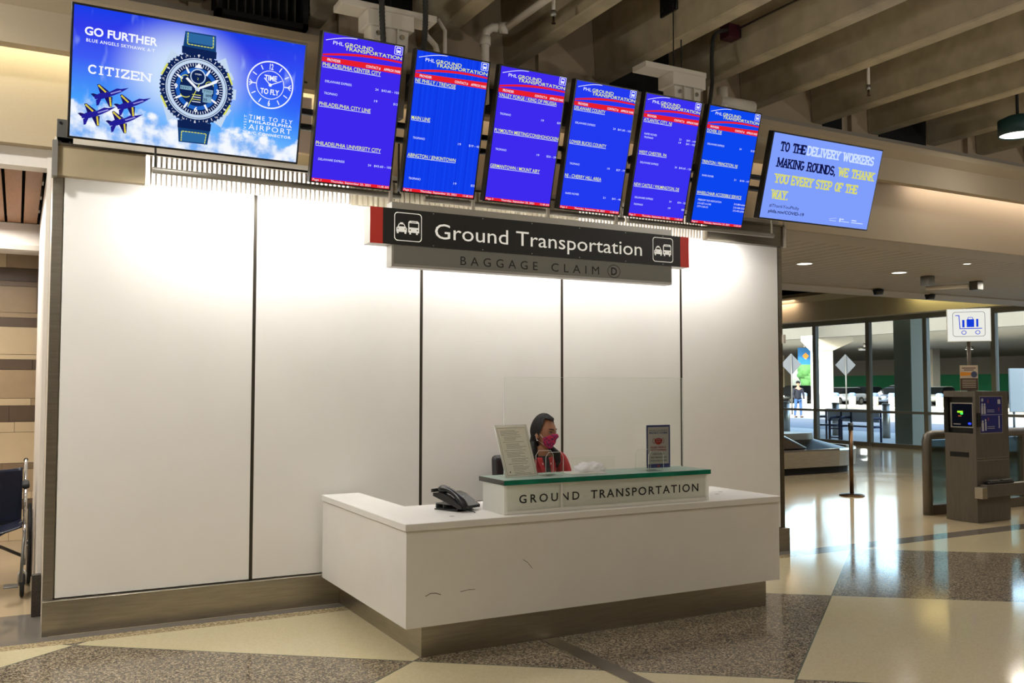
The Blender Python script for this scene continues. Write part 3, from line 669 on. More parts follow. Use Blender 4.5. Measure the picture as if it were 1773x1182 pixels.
for i in range(60):
    a = R(6*i); f.line([(cx+.128*math.cos(a), cy+.128*math.sin(a)), (cx+.142*math.cos(a), cy+.142*math.sin(a))], .0032, W_, 6)
for i in (1, 2, 4, 5, 7, 8, 10, 11):
    a = R(90-30*i); f.line([(cx+.098*math.cos(a), cy+.098*math.sin(a)), (cx+.128*math.cos(a), cy+.128*math.sin(a))], .011, W_, 7)
f.poly([(cx-.020, cy+.118), (cx+.026, cy+.118), (cx+.003, cy+.146)], W_, 7)
for s_, a in (('6', -90), ('9', 180), ('3', 0)): f.text(s_, cx+.116*math.cos(R(a)), cy+.116*math.sin(R(a))-.013, .026, W_, 8, align='C', bold=.03)
f.annulus(cx+.002, cy+.070, .043, .043, .006, wv, 7); f.ell(cx+.002, cy+.070, .037, .037, wn, 7); f.text('CITIZEN', cx+.002, cy+.080, .007, W_, 8, align='C', width=.036, bold=.01); f.text('2', cx+.002, cy+.052, .012, gold, 8, align='C')
f.annulus(cx-.065, cy+.045, .027, .027, .004, gold, 8, a0=60, a1=220); f.annulus(cx+.068, cy+.028, .024, .024, .004, gold, 8, a0=0, a1=170); f.annulus(cx-.062, cy-.036, .030, .02, .005, gold, 8, a0=190, a1=330)
f.rect(cx-.092, cy-.012, cx-.028, cy+.010, lcd, 8); f.rect(cx+.030, cy-.016, cx+.090, cy+.006, lcd, 8); f.rect(cx+.036, cy-.068, cx+.084, cy-.016, lcd, 8)
f.text('NYC', cx-.088, cy-.008, .013, wn, 9, width=.05); f.text('TYO', cx+.036, cy-.012, .013, wn, 9, width=.045); f.text('009', cx+.050, cy-.036, .014, wn, 9, width=.032, bold=.02); f.text('35', cx+.038, cy-.060, .014, wn, 9, width=.022, bold=.02)
for k in range(4): f.rect(cx-.024, cy-.035-.013*k, cx+.024, cy-.031-.013*k, W_ if k % 2 else gold, 8)
f.line([(cx, cy), (cx+.105, cy+.055)], .012, W_, 10); f.line([(cx+.01, cy-.006), (cx-.058, cy+.052)], .013, W_, 10); f.line([(cx+.012, cy+.03), (cx-.045, cy-.105)], .004, gold, 11); f.ell(cx, cy, .011, .011, wv, 12)
# clock logo
kx, ky = 1.2955, .5485
f.annulus(kx, ky, .139, .139, .0075, W_, 2, 64); f.annulus(kx, ky, .0835, .0835, .004, W_, 2, 48); f.ell(kx, ky, .0095, .0095, W_, 3)
for i in range(12):
    if i in (0, 3, 6, 9): continue
    a = R(90-30*i); f.line([(kx+.098*math.cos(a), ky+.098*math.sin(a)), (kx+.122*math.cos(a), ky+.122*math.sin(a))], .0055, W_, 2)
f.text('12', kx, ky+.090, .032, W_, 2, align='C', width=.022, bold=.02); f.text('6', kx, ky-.122, .032, W_, 2, align='C', width=.013, bold=.03)
for sgn, x_ in ((1, kx+.108), (-1, kx-.108)):
    f.line([(x_-sgn*.022, ky), (x_+sgn*.016, ky)], .006, W_, 2); f.line([(x_-sgn*.002, ky), (x_+sgn*.014, ky+.015)], .005, W_, 2); f.line([(x_-sgn*.002, ky), (x_+sgn*.014, ky-.015)], .005, W_, 2)
f.text('TIME', kx, ky+.026, .029, W_, 2, align='C', width=.075, bold=.028); f.text('TO FLY', kx, ky-.054, .029, W_, 2, align='C', width=.112, bold=.028)
f.line([(kx, ky), (kx+.066, ky+.032)], .005, W_, 3); f.line([(kx, ky), (kx-.038, ky+.036)], .005, W_, 3)
f.text('TIME TO FLY', 1.185, .336, .024, W_, 2, width=.262, spacing=1.3, bold=.006); f.text('PHILADELPHIA', 1.187, .314, .0155, W_, 2, width=.258, bold=.03, spacing=1.2)
f.text('AIRPORT', 1.186, .275, .030, W_, 2, width=.258, spacing=1.25); f.text('B/C CONNECTOR', 1.186, .248, .0145, W_, 2, width=.258, bold=.03, spacing=1.2)
f.text('VISIT', 1.172, .272, .015, W_, 2, width=.085, rot=90, spacing=1.3); f.line([(1.157, .262), (1.165, .255), (1.173, .262)], .003, W_, 2)
o = f.build('display', t); add_uv(o, f, .223, .112, 1.488, .811)

# ---- six departure style boards
RED = emit_mat('board_red', (232, 30, 44), 1); YEL = emit_mat('board_yellow', (240, 246, 128), 1); TXT = emit_mat('board_text', (226, 236, 255), 1)
BLUES = [(62, 40, 236), (20, 66, 240), (62, 42, 238), (34, 58, 240), (58, 48, 240), (12, 70, 238)]
pages = [
 ('PHILADELPHIA CENTER CITY', .376, [(.618, 'DELAWARE EXPRESS', .170, '24', '$43.60 - 103'), (.546, 'TROPIANO', .085, '19', '$12')], 'PHILADELPHIA CITY LINE', .333, [], 'PHILADELPHIA UNIVERSITY CITY', .427, [(.143, 'DELAWARE EXPRESS', .170, '24', '$43.60 - 103')]),
 ('NE PHILLY / TREVOSE', .286, [], 'MAIN LINE', .132, [(.353, 'TROPIANO', .085, '19', '$19 - 42')], 'ABINGTON / JENKINTOWN', .346, [(.090, 'TROPIANO', .085, '19', '$22')]),
 ('VALLEY FORGE / KING OF PRUSSIA', .456, [(.592, 'TROPIANO', .085, '19', '$29')], 'PLYMOUTH MEETING/CONSHOHOCKEN', .508, [(.354, 'TROPIANO', .085, '19', '$26 - 29')], 'GERMANTOWN / MOUNT AIRY', .392, []),
 ('DELAWARE COUNTY', .262, [(.614, 'DELAWARE EXPRESS', .170, '24', '$41.60 - 103')], 'LOWER BUCKS COUNTY', .312, [(.326, 'TROPIANO', .085, '19', '$27 - 77')], 'NJ - CHERRY HILL AREA', .312, [(.114, 'RAPID ROVER', .115, '21', '$41 - 46')]),
 ('ATLANTIC CITY, NJ', .258, [(.615, 'RAPID ROVER', .115, '21', '$47 - 149'), (.590, 'TROPIANO', .085, '19', '$41 - 102')], 'WEST CHESTER, PA', .258, [(.405, 'DELAWARE EXPRESS', .170, '24', '$45.60 - 130')], 'NEW CASTLE / WILMINGTON, DE', .426, [(.144, 'DELAWARE EXPRESS', .170, '24', '$34 - 55'), (.093, 'TROPIANO', .085, '19', '$85')]),
 ('DOVER, DE', .146, [(.616, 'DELAWARE EXPRESS', .170, '24', '$120')], 'TRENTON / PRINCETON, NJ', .360, [(.374, 'RAPID ROVER', .115, '21', '$140 - 147')], 'WHEELCHAIR ACCESSIBLE SERVICE', .456, [(.185, 'FREEDOM TAXI ASSOCIATION', .235, '', '215-884-6666'), (.158, '215-GET-A-CAB', .135, '', '215-438-2222'), (.133, 'CITY CAB CO', .11, '', '215-492-6500')]),
]
for k, x0 in enumerate((1.583, 2.195, 2.803, 3.406, 4.013, 4.614)):
    p = pages[k]
    t = monitor('information_screen', 'tall portrait blue transport board headed %s' % p[0].title(), 'portrait ground transport boards', x0, x0+.54, 0, .919)
    bl = emit_mat('board_blue_%d' % k, BLUES[k], 1.0)
    if k == 1:
        n = bl.node_tree.nodes; l = bl.node_tree.links; tc = n.new('ShaderNodeTexCoord'); mp = n.new('ShaderNodeMapping'); mp.inputs['Scale'].default_value = (60, .01, .01)
        nz = n.new('ShaderNodeTexNoise'); nz.inputs['Scale'].default_value = 1.0; rp = n.new('ShaderNodeValToRGB'); rp.color_ramp.elements[0].position = .35; rp.color_ramp.elements[1].position = .7
        rp.color_ramp.elements[0].color = lin((12, 54, 226)); rp.color_ramp.elements[1].color = lin((20, 70, 246))
        l.new(tc.outputs['Object'], mp.inputs[0]); l.new(mp.outputs[0], nz.inputs['Vector']); l.new(nz.outputs['Fac'], rp.inputs[0]); l.new(rp.outputs[0], n['Emission'].inputs[0])
    f = frame(x0, 0); w = .54
    f.rect(.012, .010, w-.012, .908, bl, 0)
    f.line([(.027+.195*i/10, .866+.038*math.sin(math.pi/2*i/10)) for i in range(11)], .0035, W_, 2)
    f.text('PHL', .073, .848, .021, W_, 2, width=.066); f.text('GROUND', .147, .850, .021, YEL, 2, width=.183, bold=.006); f.text('TRANSPORTATION', .150, .826, .021, YEL, 2, width=.374, bold=.006)
    f.rrect(.472, .857, .524, .907, .006, .003, W_, 2); f.rrect(.482, .868, .514, .900, .006, 0, W_, 2); f.rect(.486, .882, .510, .894, bl, 3); f.rect(.485, .862, .491, .868, W_, 2); f.rect(.505, .862, .511, .868, W_, 2); f.ell(.489, .874, .003, .003, bl, 3, 8); f.ell(.507, .874, .003, .003, bl, 3, 8)
    pts = [(.014+.514*i/20, .776+.034*(1-(1-i/20*1.0)**2)*1.0+(.006*math.sin(math.pi*i/20))) for i in range(21)]
    up_ = [(a, c+.007+.004*math.sin(math.pi*i/20)) for i, (a, c) in enumerate(pts)]; dn = [(a, c-.004) for a, c in pts]
    for i in range(20): f.poly([dn[i], dn[i+1], up_[i+1], up_[i]], RED, 2)
    f.rect(.012, .738, .528, .768, RED, 1); f.poly([(.012, .767), (.528, .767), (.528, .782), (.30, .774)], RED, 1)
    f.text('PROVIDER', .045, .746, .015, TXT, 2, width=.084, bold=.012); f.text('CONTACT #', .294, .746, .015, TXT, 2, width=.096, bold=.012); f.text('APPROX FARE', .412, .746, .015, TXT, 2, width=.112, bold=.012)
    for (hd, wd, rows), yb in (((p[0], p[1], p[2]), .711), ((p[3], p[4], p[5]), .475), ((p[6], p[7], p[8]), .236)):
        f.text(hd, .019, yb, .0225, YEL, 2, width=min(wd, .508), bold=.004); f.rect(.019, yb-.0065, .019+min(wd, .508), yb-.0035, TXT, 2)
        for y, nm, nw, num, fare in rows:
            f.text(nm, .043, y, .0135, TXT, 2, width=nw)
            if num: f.text(num, .369, y-.002, .0135, TXT, 2, width=.021)
            f.text(fare, .528, y-.002, .0135, TXT, 2, align='R', width=.0098*len(fare))
    f.rect(.012, .010, .528, .030, RED, 1); f.text('Page %d' % (k+1), .018, .014, .0125, TXT, 2, width=.055); f.text('Thursday, September 23, 2021', .135, .014, .0125, TXT, 2, width=.265, bold=.006); f.text('11:48 AM', .450, .014, .0125, TXT, 2, width=.073)
    f.build('display', t)
# ---- thank you screen
t = monitor('notice_screen', 'landscape pale blue screen thanking delivery workers, at the far right of the row', None, 5.305, 6.592, .10, .808)
f = frame(0, 0); LB = emit_mat('notice_blue', (128, 158, 252), 1); NV = emit_mat('notice_navy', (14, 18, 74), 1); YL = emit_mat('notice_yellow', (214, 216, 116), 1); LW = emit_mat('notice_white', (206, 224, 255), 1)
f.rect(5.317, .112, 6.580, .796, LB, 0)
f.slab('TO THE', 5.412, .657, .079, .272, NV, 2, wt=.32, gap=.34); f.slab('DELIVERY WORKERS', 5.712, .657, .079, .782, LW, 2, wt=.34, gap=.34)
f.slab('MAKING ROUNDS,', 5.408, .528, .079, .655, NV, 2, wt=.32, gap=.34); f.slab('WE THANK', 6.110, .528, .079, .420, YL, 2, wt=.34, gap=.34)
f.slab('YOU EVERY STEP OF THE', 5.412, .400, .079, .952, YL, 2, wt=.34, gap=.34); f.slab('WAY.', 5.408, .270, .079, .172, YL, 2, wt=.34, gap=.34)
f.text('#ThankYouPhilly', 5.398, .206, .025, NV, 2, width=.335); f.text('phila.gov/COVID-19', 5.398, .160, .025, NV, 2, width=.402, bold=.02)
f.line([(6.10+.085*i/8, .165+.012*math.sin(math.pi/2*i/8)) for i in range(9)], .003, LW, 2); f.rect(6.105, .152, 6.185, .156, LW, 2); f.rrect(6.222, .150, 6.24, .182, .003, 0, LW, 2); f.rect(6.245, .170, 6.275, .180, LW, 2); f.rect(6.245, .153, 6.345, .159, LW, 2); f.rect(6.37, .170, 6.43, .180, LW, 2); f.rect(6.37, .153, 6.515, .160, LW, 2)
f.build('display', t)

# ---- rail behind the screens, hanging tubes
t = thing('screen_rail', 'pair of long steel rails carrying the row of screens', 'rail', (3.4, 5.76, 3.18))
for z in (3.17, 3.27):
    b = B(); b.cyl((.35, 5.76, z), (6.5, 5.76, z), .022); b.build('rail_tube', M_black, t)
names = ['left', 'middle', 'right']
for i, (a, c) in enumerate(TUBES):
    t = thing('wall_wash_tube', '%s of the three thin grey tube lamps hanging under the screens' % names[i], 'tube lamp', ((a+c)/2, 5.85, 2.80), 'tube lamps under the screens')
    b = B(); b.cyl((a, 5.85, 2.806), (c, 5.85, 2.806), .020, seg=14); b.build('tube_body', mat('grey_tube_paint', (158, 152, 142), .4, .2), t)
    for x in ((a+.015, c-.015) if i != 1 else (c-.02, (a+c)/2-.63)):
        b = B(); b.box(x-.006, x+.006, 5.844, 5.856, 2.825, 3.17); b.build('drop_rod', M_whitep if i else M_alu_d, t)
# support posts between the screens, cables
t = thing('screen_mount_post', 'white steel box post with bolted bracket above the Center City board', 'mount post', (2.145, 5.76, 4.0))
def mount(t, x, l, r):
    b = B(); b.box(x-.165, x+.165, 5.66, 5.86, 3.895, 4.0, .004, 1); b.build('cap_box', M_whitep, t)
    b = B(); b.prism([(x-.135, 3.895), (x+.135, 3.895), (x+.10, 3.30), (x-.10, 3.30)], 'Y', 5.69, 5.83); b.build('tapered_leg', M_whitep, t)
    b = B(); b.box(x-l, x+r, 5.68, 5.86, 4.0, 4.045, .003, 1); b.build('cross_plate', M_whitep, t)
    for dx in (-.02, .06):
        b = B(); b.cyl((x+dx, 5.84, 4.045), (x+dx, 5.84, 4.95), .005, seg=8); b.build('hanger_rod', M_blackm, t)
    for dx in (-.085, .085):
        b = B(); b.cyl((x+dx, 5.675, 3.85), (x+dx, 5.691, 3.85), .017, seg=8); b.build('bolt', M_chrome, t)
    for dx in (-.05, .05):
        b = B(); b.box(x+dx-.004, x+dx+.004, 5.665, 5.69, 3.45, 3.894); b.build('stiffener', M_whitep, t)
mount(t, 2.145, .34, .34)
t2 = thing('screen_mount_post', 'white steel box post with bolted bracket above the Atlantic City board', 'mount post', (4.68, 5.76, 4.0)); mount(t2, 4.68, .42, .19)
def flex(name, label, pts, r=.019, m=None, ribs=True):
    P = [Vector(p) for p in pts]; q = []
    for i in range(len(P)-1):
        p0 = P[max(i-1, 0)]; p1 = P[i]; p2 = P[i+1]; p3 = P[min(i+2, len(P)-1)]
        for k in range(24):
            u = k/24; q.append(.5*((2*p1)+(p2-p0)*u+(2*p0-5*p1+4*p2-p3)*u*u+(3*p1-p0-3*p2+p3)*u**3))
    q.append(P[-1]); rr = [r*(1.08 if (i % 2 == 0) else .93) if ribs else r for i in range(len(q))]
    b = B(); b.tube(q, rr, 10); return tag(b.build(name, m or mat('grey_flex_conduit', (62, 62, 60), .4, .3)), label, 'conduit')
flex('flexible_conduit', 'grey ribbed conduit dropping in front of the left white mount post', [(2.05, 5.60, 4.8), (2.05, 5.60, 4.2), (2.06, 5.60, 3.85), (2.10, 5.62, 3.50)])
flex('flexible_conduit', 'dark ribbed conduit curving down right of the left white mount post', [(2.36, 5.62, 4.8), (2.37, 5.62, 4.2), (2.37, 5.62, 3.9), (2.33, 5.60, 3.68), (2.25, 5.60, 3.50)])
flex('flexible_conduit', 'grey conduit bending down from the red junction box', [(5.40, 6.02, 4.62), (5.24, 6.0, 4.54), (5.16, 5.95, 4.32), (5.08, 5.86, 4.02), (4.96, 5.80, 3.66)], .017, ribs=False)
t = thing('junction_box', 'dark red junction box on the side of a concrete beam', 'junction box', (5.47, 6.05, 4.62)); b = B(); b.box(5.40, 5.53, 6.0, 6.12, 4.56, 4.68, .004, 1); b.build('cover', mat('dark_red_paint', (70, 14, 34), .5), t)
b = B(); b.box(5.53, 5.56, 6.02, 6.10, 4.58, 4.66); b.build('back_plate', M_black, t)
b = B(); b.cyl((5.50, 6.0, 4.64), (5.54, 3.0, 4.64), .012, seg=10); tag(b.build('conduit_pipe', M_chrome), 'straight shiny conduit running along the beam from the red box', 'conduit')
t = thing('beam_anchor_plate', 'black bolted plate on the side face of a concrete beam', 'plate', (4.62, 5.95, 4.7))
b = B(); b.box(4.662, 4.682, 5.80, 6.02, 4.58, 4.82, .003, 1); b.build('plate', M_black, t)
for y in (5.84, 5.98):
    for z in (4.63, 4.77):
        b = B(); b.cyl((4.648, y, z), (4.664, y, z), .016, seg=8); b.build('bolt', M_blackm, t)
# sprinkler pipe and heads
b = B(); b.tube([(3.155, 6.28, 3.7), (3.155, 6.28, 4.22), (3.16, 6.26, 4.27), (3.20, 6.24, 4.30), (3.30, 6.20, 4.30)], .035, 14); b.tube([(3.30, 6.20, 4.30), (3.32, 5.6, 4.31), (3.36, 3.5, 4.31)], .028, 14)
b.cyl((3.155, 6.28, 4.16), (3.155, 6.28, 4.23), .045); b.cyl((3.25, 6.225, 4.30), (3.31, 6.19, 4.30), .045)
tag(b.build('sprinkler_pipe', M_whitep), 'cream painted pipe with elbow coming down behind the Trevose board', 'pipe')
for i, (x, y) in enumerate(((3.45, 5.73), (6.89, 5.78))):
    t = thing('fire_sprinkler', ('pendant sprinkler near the top edge left of the black plate', 'pendant sprinkler above the pale blue notice screen')[i], 'sprinkler', (x, y, 4.2), 'ceiling sprinklers')
    b = B(); b.cyl((x, y, 4.26), (x, y, 4.949), .014, seg=10); b.build('drop_pipe', M_whitep, t)
    b = B(); b.lathe([(.001, 4.30), (.02, 4.295), (.024, 4.26), (.016, 4.25), (.001, 4.25)], (x, y, 0), 14); b.build('escutcheon', M_alu, t)
    b = B(); b.cyl((x, y, 4.20), (x, y, 4.25), .009, seg=8); b.cyl((x, y, 4.196), (x, y, 4.202), .016, seg=12); b.build('nozzle', mat('bronze', (70, 50, 34), .4, .8), t)
# white valve pipe cluster behind the last boards
b = B(); b.cyl((5.30, 6.15, 3.78), (5.72, 6.15, 3.78), .10, seg=20); b.cyl((5.56, 6.15, 3.78), (5.60, 6.15, 3.78), .125, seg=20); b.cyl((5.66, 6.15, 3.78), (5.69, 6.15, 3.78), .125, seg=20); b.cyl((5.45, 6.15, 3.86), (5.45, 6.15, 4.15), .05); b.cyl((5.40, 6.15, 4.02), (5.80, 6.15, 4.02), .06)
tag(b.build('valve_pipe', M_whitep), 'cream painted flanged pipe between the Dover board and the notice screen', 'pipe')
b = B(); b.tube([(2.60, 6.2, 4.25), (2.62, 6.2, 4.12), (2.70, 6.2, 4.05), (2.74, 6.2, 3.9)], .022); b.tube([(2.80, 6.25, 3.8), (2.80, 6.25, 4.2), (2.74, 6.25, 4.28)], .016); tag(b.build('cable_pipe', M_whitep), 'two thin cream pipes hooking over the top of the Trevose board', 'pipe')
b = B(); b.box(1.56, 1.80, 6.33, 6.39, 3.15, 3.55); tag(b.build('access_cover', mat('pale_pink_plastic', (222, 200, 182), .5)), 'pale boxy cover on the fascia between the advert screen and the first board', 'cover') 
b = B(); b.tube([(1.42, 6.3, 3.68), (1.5, 6.25, 3.70), (1.58, 6.2, 3.62), (1.7, 6.1, 3.58)], .006, 8); tag(b.build('cable', M_black), 'thin black cable looping out from behind the advert screen', 'cable')
for i, x in enumerate((2.33, 2.95, 3.56, 5.30)):
    b = B(); b.box(x-.06, x+.40, 6.34, 6.395, 3.66, 3.85); tag(b.build('equipment_box', M_blackm), 'dark flat box on the fascia behind the gap %s' % ('right of the first board', 'right of the Trevose board', 'right of the Valley Forge board', 'right of the Dover board')[i], 'equipment box', 'dark boxes behind the boards')
# vent grille
t = thing('air_grille', 'black air grille with bars above the advert screen', 'grille', (1.55, 6.98, 4.4))
b = B(); b.m(M_blackm)
b.box(1.22, 1.90, 6.80, 7.03, 4.23, 4.27); b.box(1.22, 1.26, 6.80, 7.03, 4.23, 4.94); b.box(1.86, 1.90, 6.80, 7.03, 4.23, 4.94); b.build('frame', M_blackm, t)
b = B(); b.box(1.26, 1.86, 7.0, 7.03, 4.27, 4.94); b.build('back', M_dark, t)
for k in range(9):
    x = 1.30+.062*k; b = B(); b.box(x, x+.012, 6.82, 6.86, 4.27, 4.94); b.build('bar', mat('grille_bar', (44, 40, 34), .6), t)
# pendant can lamp at the right edge
t = thing('can_lamp', 'teal cylindrical can lamp with a white glowing face under the beams', 'lamp', (8.93, 5.65, 4.06))
b = B(); b.lathe([(.173, 4.20), (.173, 4.06), (.185, 4.06), (.185, 4.22), (.10, 4.26), (.001, 4.26)], (8.93, 5.65, 0), 36); b.build('housing', mat('teal_paint', (18, 58, 60), .5), t)
b = B(); b.lathe([(.001, 4.072), (.172, 4.072), (.172, 4.082), (.001, 4.082)], (8.93, 5.65, 0), 36); b.build('diffuser', M_lampface, t)
b = B(); b.cyl((8.93, 5.65, 4.26), (8.93, 5.65, 4.949), .015); b.build('stem', M_blackm, t)
# lower-ceiling devices
for i, (x, y, r) in enumerate(((8.9, 8.52, .095), (10.75, 8.56, .095), (10.74, 7.52, .045))):
    t = thing('downlight', ('round glowing downlight nearest the panel wall', 'round glowing downlight in the middle of the lower ceiling', 'small dim downlight nearest the fascia')[i], 'downlight', (x, y, 3.085), 'downlights of the lower ceiling')
    b = B(); b.lathe([(r, 3.0885), (r, 3.078), (r+.012, 3.078), (r+.012, 3.089), (r, 3.089)], (x, y, 0), 28); b.build('trim_ring', M_whitep, t)
    b = B(); b.lathe([(.001, 3.080), (r, 3.080), (r, 3.086), (.001, 3.086)], (x, y, 0), 28); b.build('diffuser', M_lampface, t)
for i, (x, y) in enumerate(((11.5, 8.68), (12.7, 8.75))):
    b = B(); b.box(x-.07, x+.07, y-.07, y+.07, 2.955, 3.089, .006, 1); tag(b.build('ceiling_box', M_alu_d), ('square grey box under the lower ceiling, left one', 'square grey box under the lower ceiling at the end of the white rod')[i], 'ceiling device')
b = B(); b.cyl((12.65, 8.84, 3.03), (12.42, 9.40, 3.03), .035, seg=12); tag(b.build('tube_fitting', M_whitep), 'white tube fitting under the lower ceiling', 'tube')
for i, (x, y) in enumerate(((12.3, 10.2), (13.7, 10.3))):
    b = B(); b.cyl((x, y, 2.99), (x, y, 3.075), .07, .09, 16); b.box(x-.1, x+.1, y-.02, y+.02, 3.04, 3.07); tag(b.build('ceiling_speaker', M_black), ('dark fitting at the far edge of the lower ceiling, left one', 'dark fitting at the far edge of the lower ceiling, right one')[i], 'ceiling device')

# ================================================================== HANGING SIGN
t = thing('hanging_sign', 'black Ground Transportation sign with red ends over a grey Baggage Claim D strip', 'sign', (3.3, 5.6, 2.28))
b = B(); b.box(1.985, 4.605, 5.60, 5.72, 2.428, 2.667, .002, 1); b.build('sign_box', M_alu, t)
b = B(); b.box(2.136, 4.438, 5.605, 5.70, 2.285, 2.427); b.build('lower_strip', M_alu, t)
b = B(); b.box(2.136, 4.438, 5.605, 5.70, 2.668, 2.712); b.build('upper_strip', M_alu, t)
for x in (2.158, 2.769, 3.375, 3.98):
    b = B(); b.box(x-.010, x+.010, 5.68, 5.70, 2.713, 3.14); b.build('hanger', M_whitep, t)
f = Flat((0, 5.5995, 0), (1, 0, 0), (0, 0, 1), (0, -1, 0), .0007)
f.rect(1.9855, 2.4285, 2.072, 2.6665, M_signred, 0); f.rect(2.072, 2.4285, 4.519, 2.6665, M_signblk, 0); f.rect(4.519, 2.4285, 4.6045, 2.6665, M_signred, 0)
f.text('Ground Transportation', 2.441, 2.490, .100, M_signwht, 1, width=1.709)
for x0 in (2.153, 4.255):
    f.rrect(x0, 2.458, x0+.190, 2.642, .022, .005, M_signwht, 1)
    tx = x0+.012; bx = x0+.096
    f.poly([(tx, 2.515), (tx+.074, 2.515), (tx+.074, 2.540), (tx+.066, 2.548), (tx+.055, 2.570), (tx+.019, 2.570), (tx+.008, 2.548), (tx, 2.540)], M_signwht, 1); f.rect(tx+.026, 2.570, tx+.048, 2.578, M_signwht, 1)
    f.poly([(tx+.016, 2.551), (tx+.058, 2.551), (tx+.051, 2.565), (tx+.023, 2.565)], M_signblk, 2)
    for a in (.004, .058): f.rect(tx+a, 2.504, tx+a+.012, 2.515, M_signwht, 1)
    for a in (.012, .062): f.ell(tx+a, 2.535, .004, .004, M_signblk, 2, 10)
    f.poly([(bx, 2.515), (bx+.078, 2.515), (bx+.078, 2.582), (bx+.068, 2.594), (bx+.010, 2.594), (bx, 2.582)], M_signwht, 1); f.rect(bx+.007, 2.549, bx+.071, 2.578, M_signblk, 2); f.rect(bx+.020, 2.584, bx+.058, 2.588, M_signblk, 2)
    for a in (.008, .056): f.rect(bx+a, 2.503, bx+a+.012, 2.515, M_signwht, 1)
    for a in (.013, .065): f.ell(bx+a, 2.532, .005, .005, M_signblk, 2, 10)
for x in (2.43, 2.80, 3.19, 3.59, 4.0, 4.35):
    for z in (2.655, 2.440): f.ell(x, z, .004, .004, M_alu, 1, 8)
f.build('sign_face', t)
f = Flat((0, 5.6045, 0), (1, 0, 0), (0, 0, 1), (0, -1, 0), .0007)
f.rect(2.150, 2.303, 4.436, 2.426, M_signgrey, 0); f.text('BAGGAGE', 2.633, 2.325, .058, M_ink, 1, width=.605, spacing=1.7); f.text('CLAIM', 3.352, 2.325, .058, M_ink, 1, width=.411, spacing=1.7)
f.annulus(3.896, 2.357, .057, .050, .0045, M_ink, 1); f.text('D', 3.896, 2.330, .054, M_ink, 1, align='C', bold=.02); f.build('strip_face', t)

# ================================================================== DESK THINGS
# chair
t = thing('office_chair', 'black leather office chair behind the seated attendant', 'chair', (3.24, 5.84, 0))
M_leather = mat('black_leather', (26, 26, 27), .5, bump=.1, noise_scale=60)
b = B(); b.box(-.25, .25, -.035, .035, -.30, .33, .034, 4)
for v in b.bm.verts: v.co = Vector((v.co.x*(1-.25*max(0, v.co.z)), v.co.y-.12*v.co.x**2*2+.10*v.co.z, v.co.z))
for v in b.bm.verts: v.co = Matrix.Rotation(R(12), 3, 'Z') @ Vector((v.co.x*.9, v.co.y, v.co.z)) + Vector((3.315, 6.07, .66))
b.build('backrest', M_leather, t)
b = B(); b.box(2.98, 3.50, 5.55, 6.0, .38, .45, .03, 3); b.build('seat', M_leather, t)
b = B(); b.tube([(3.22, 6.0, .44), (3.21, 6.10, .46), (3.20, 6.13, .60), (3.20, 6.11, .74)], .02); b.build('back_bracket', M_black, t)
b = B(); b.cyl((3.24, 5.78, .10), (3.24, 5.78, .42), .028); b.build('gas_column', M_chrome, t)
b = B()
for k in range(5):
    a = R(72*k+20); b.tube([(3.24+.03*math.cos(a), 5.78+.03*math.sin(a), .11), (3.24+.28*math.cos(a), 5.78+.28*math.sin(a), .075)], [.024, .016])
b.build('star_base', M_black, t)
for k in range(5):
    a = R(72*k+20); b = B(); x, y = 3.24+.28*math.cos(a), 5.78+.28*math.sin(a); b.cyl((x-.015, y, .028), (x+.015, y, .028), .027); b.build('castor', M_rubber, t)
for sx_ in (-1, 1):
    b = B(); b.tube([(3.24+sx_*.25, 5.80, .46), (3.24+sx_*.30, 5.80, .50), (3.24+sx_*.30, 5.80, .655)], .015); b.box(3.24+sx_*.30-.03, 3.24+sx_*.30+.03, 5.66, 5.92, .655, .685, .01); b.build('armrest', M_black, t)

# ---- seated attendant
M_skin = mat('brown_skin', (140, 92, 64), .48, noise_amt=.05, noise_scale=12); M_hair = mat('black_hair', (20, 16, 15), .62, spec=.25, noise_amt=.3, noise_scale=40, stretch=(4, 4, .6), bump=.25)
M_red = mat('red_blazer', (166, 24, 34), .75, noise_amt=.07, noise_scale=14, bump=.15); M_shirt = mat('charcoal_top', (30, 29, 31), .8); M_trous = mat('black_trousers', (22, 22, 24), .85)
HC = Vector((3.372, 5.74, 1.163)); FD = Vector((.39, -.92, -.02)).normalized(); HX = FD.cross(Vector((0, 0, 1))).normalized(); HZ = HX.cross(FD).normalized()
def H(p): return HC+HX*p[0]+FD*p[1]+HZ*p[2]      # x toward the figure's right hand, y = face direction
def headp(d, off=0.0):
    dx, dy, dz = d
    x, y, z = .0735*dx, .094*dy, .118*dz
    lo = max(0, -dz)
    x *= 1-.26*lo**1.5
    if dy > 0: y += .010*lo*dy; y *= 1-.04*lo
    else: y *= 1-.42*lo**1.3
    g = lambda a, c, s1, s2: math.exp(-(a/s1)**2-(c/s2)**2)
    if dy > 0:
        y += .024*g(dx, dz+.17, .15, .14)+.010*g(dx, dz+.02, .10, .16)
        for sg in (-1, 1): y -= .010*g(dx-sg*.40, dz-.06, .19, .11)
        y += .006*g(dx, dz-.22, .5, .10)+.009*g(dx, dz+.50, .24, .06)+.008*g(dx, dz+.60, .22, .05)-.004*g(dx, dz+.55, .2, .02)+.010*g(dx, dz+.90, .3, .14)
    n_ = Vector((x, y, z)); 
    if off: n_ += n_.normalized()*off
    return n_
def sdir(a, e): return (math.sin(a)*math.cos(e), math.cos(a)*math.cos(e), math.sin(e))   # a=0 at the face
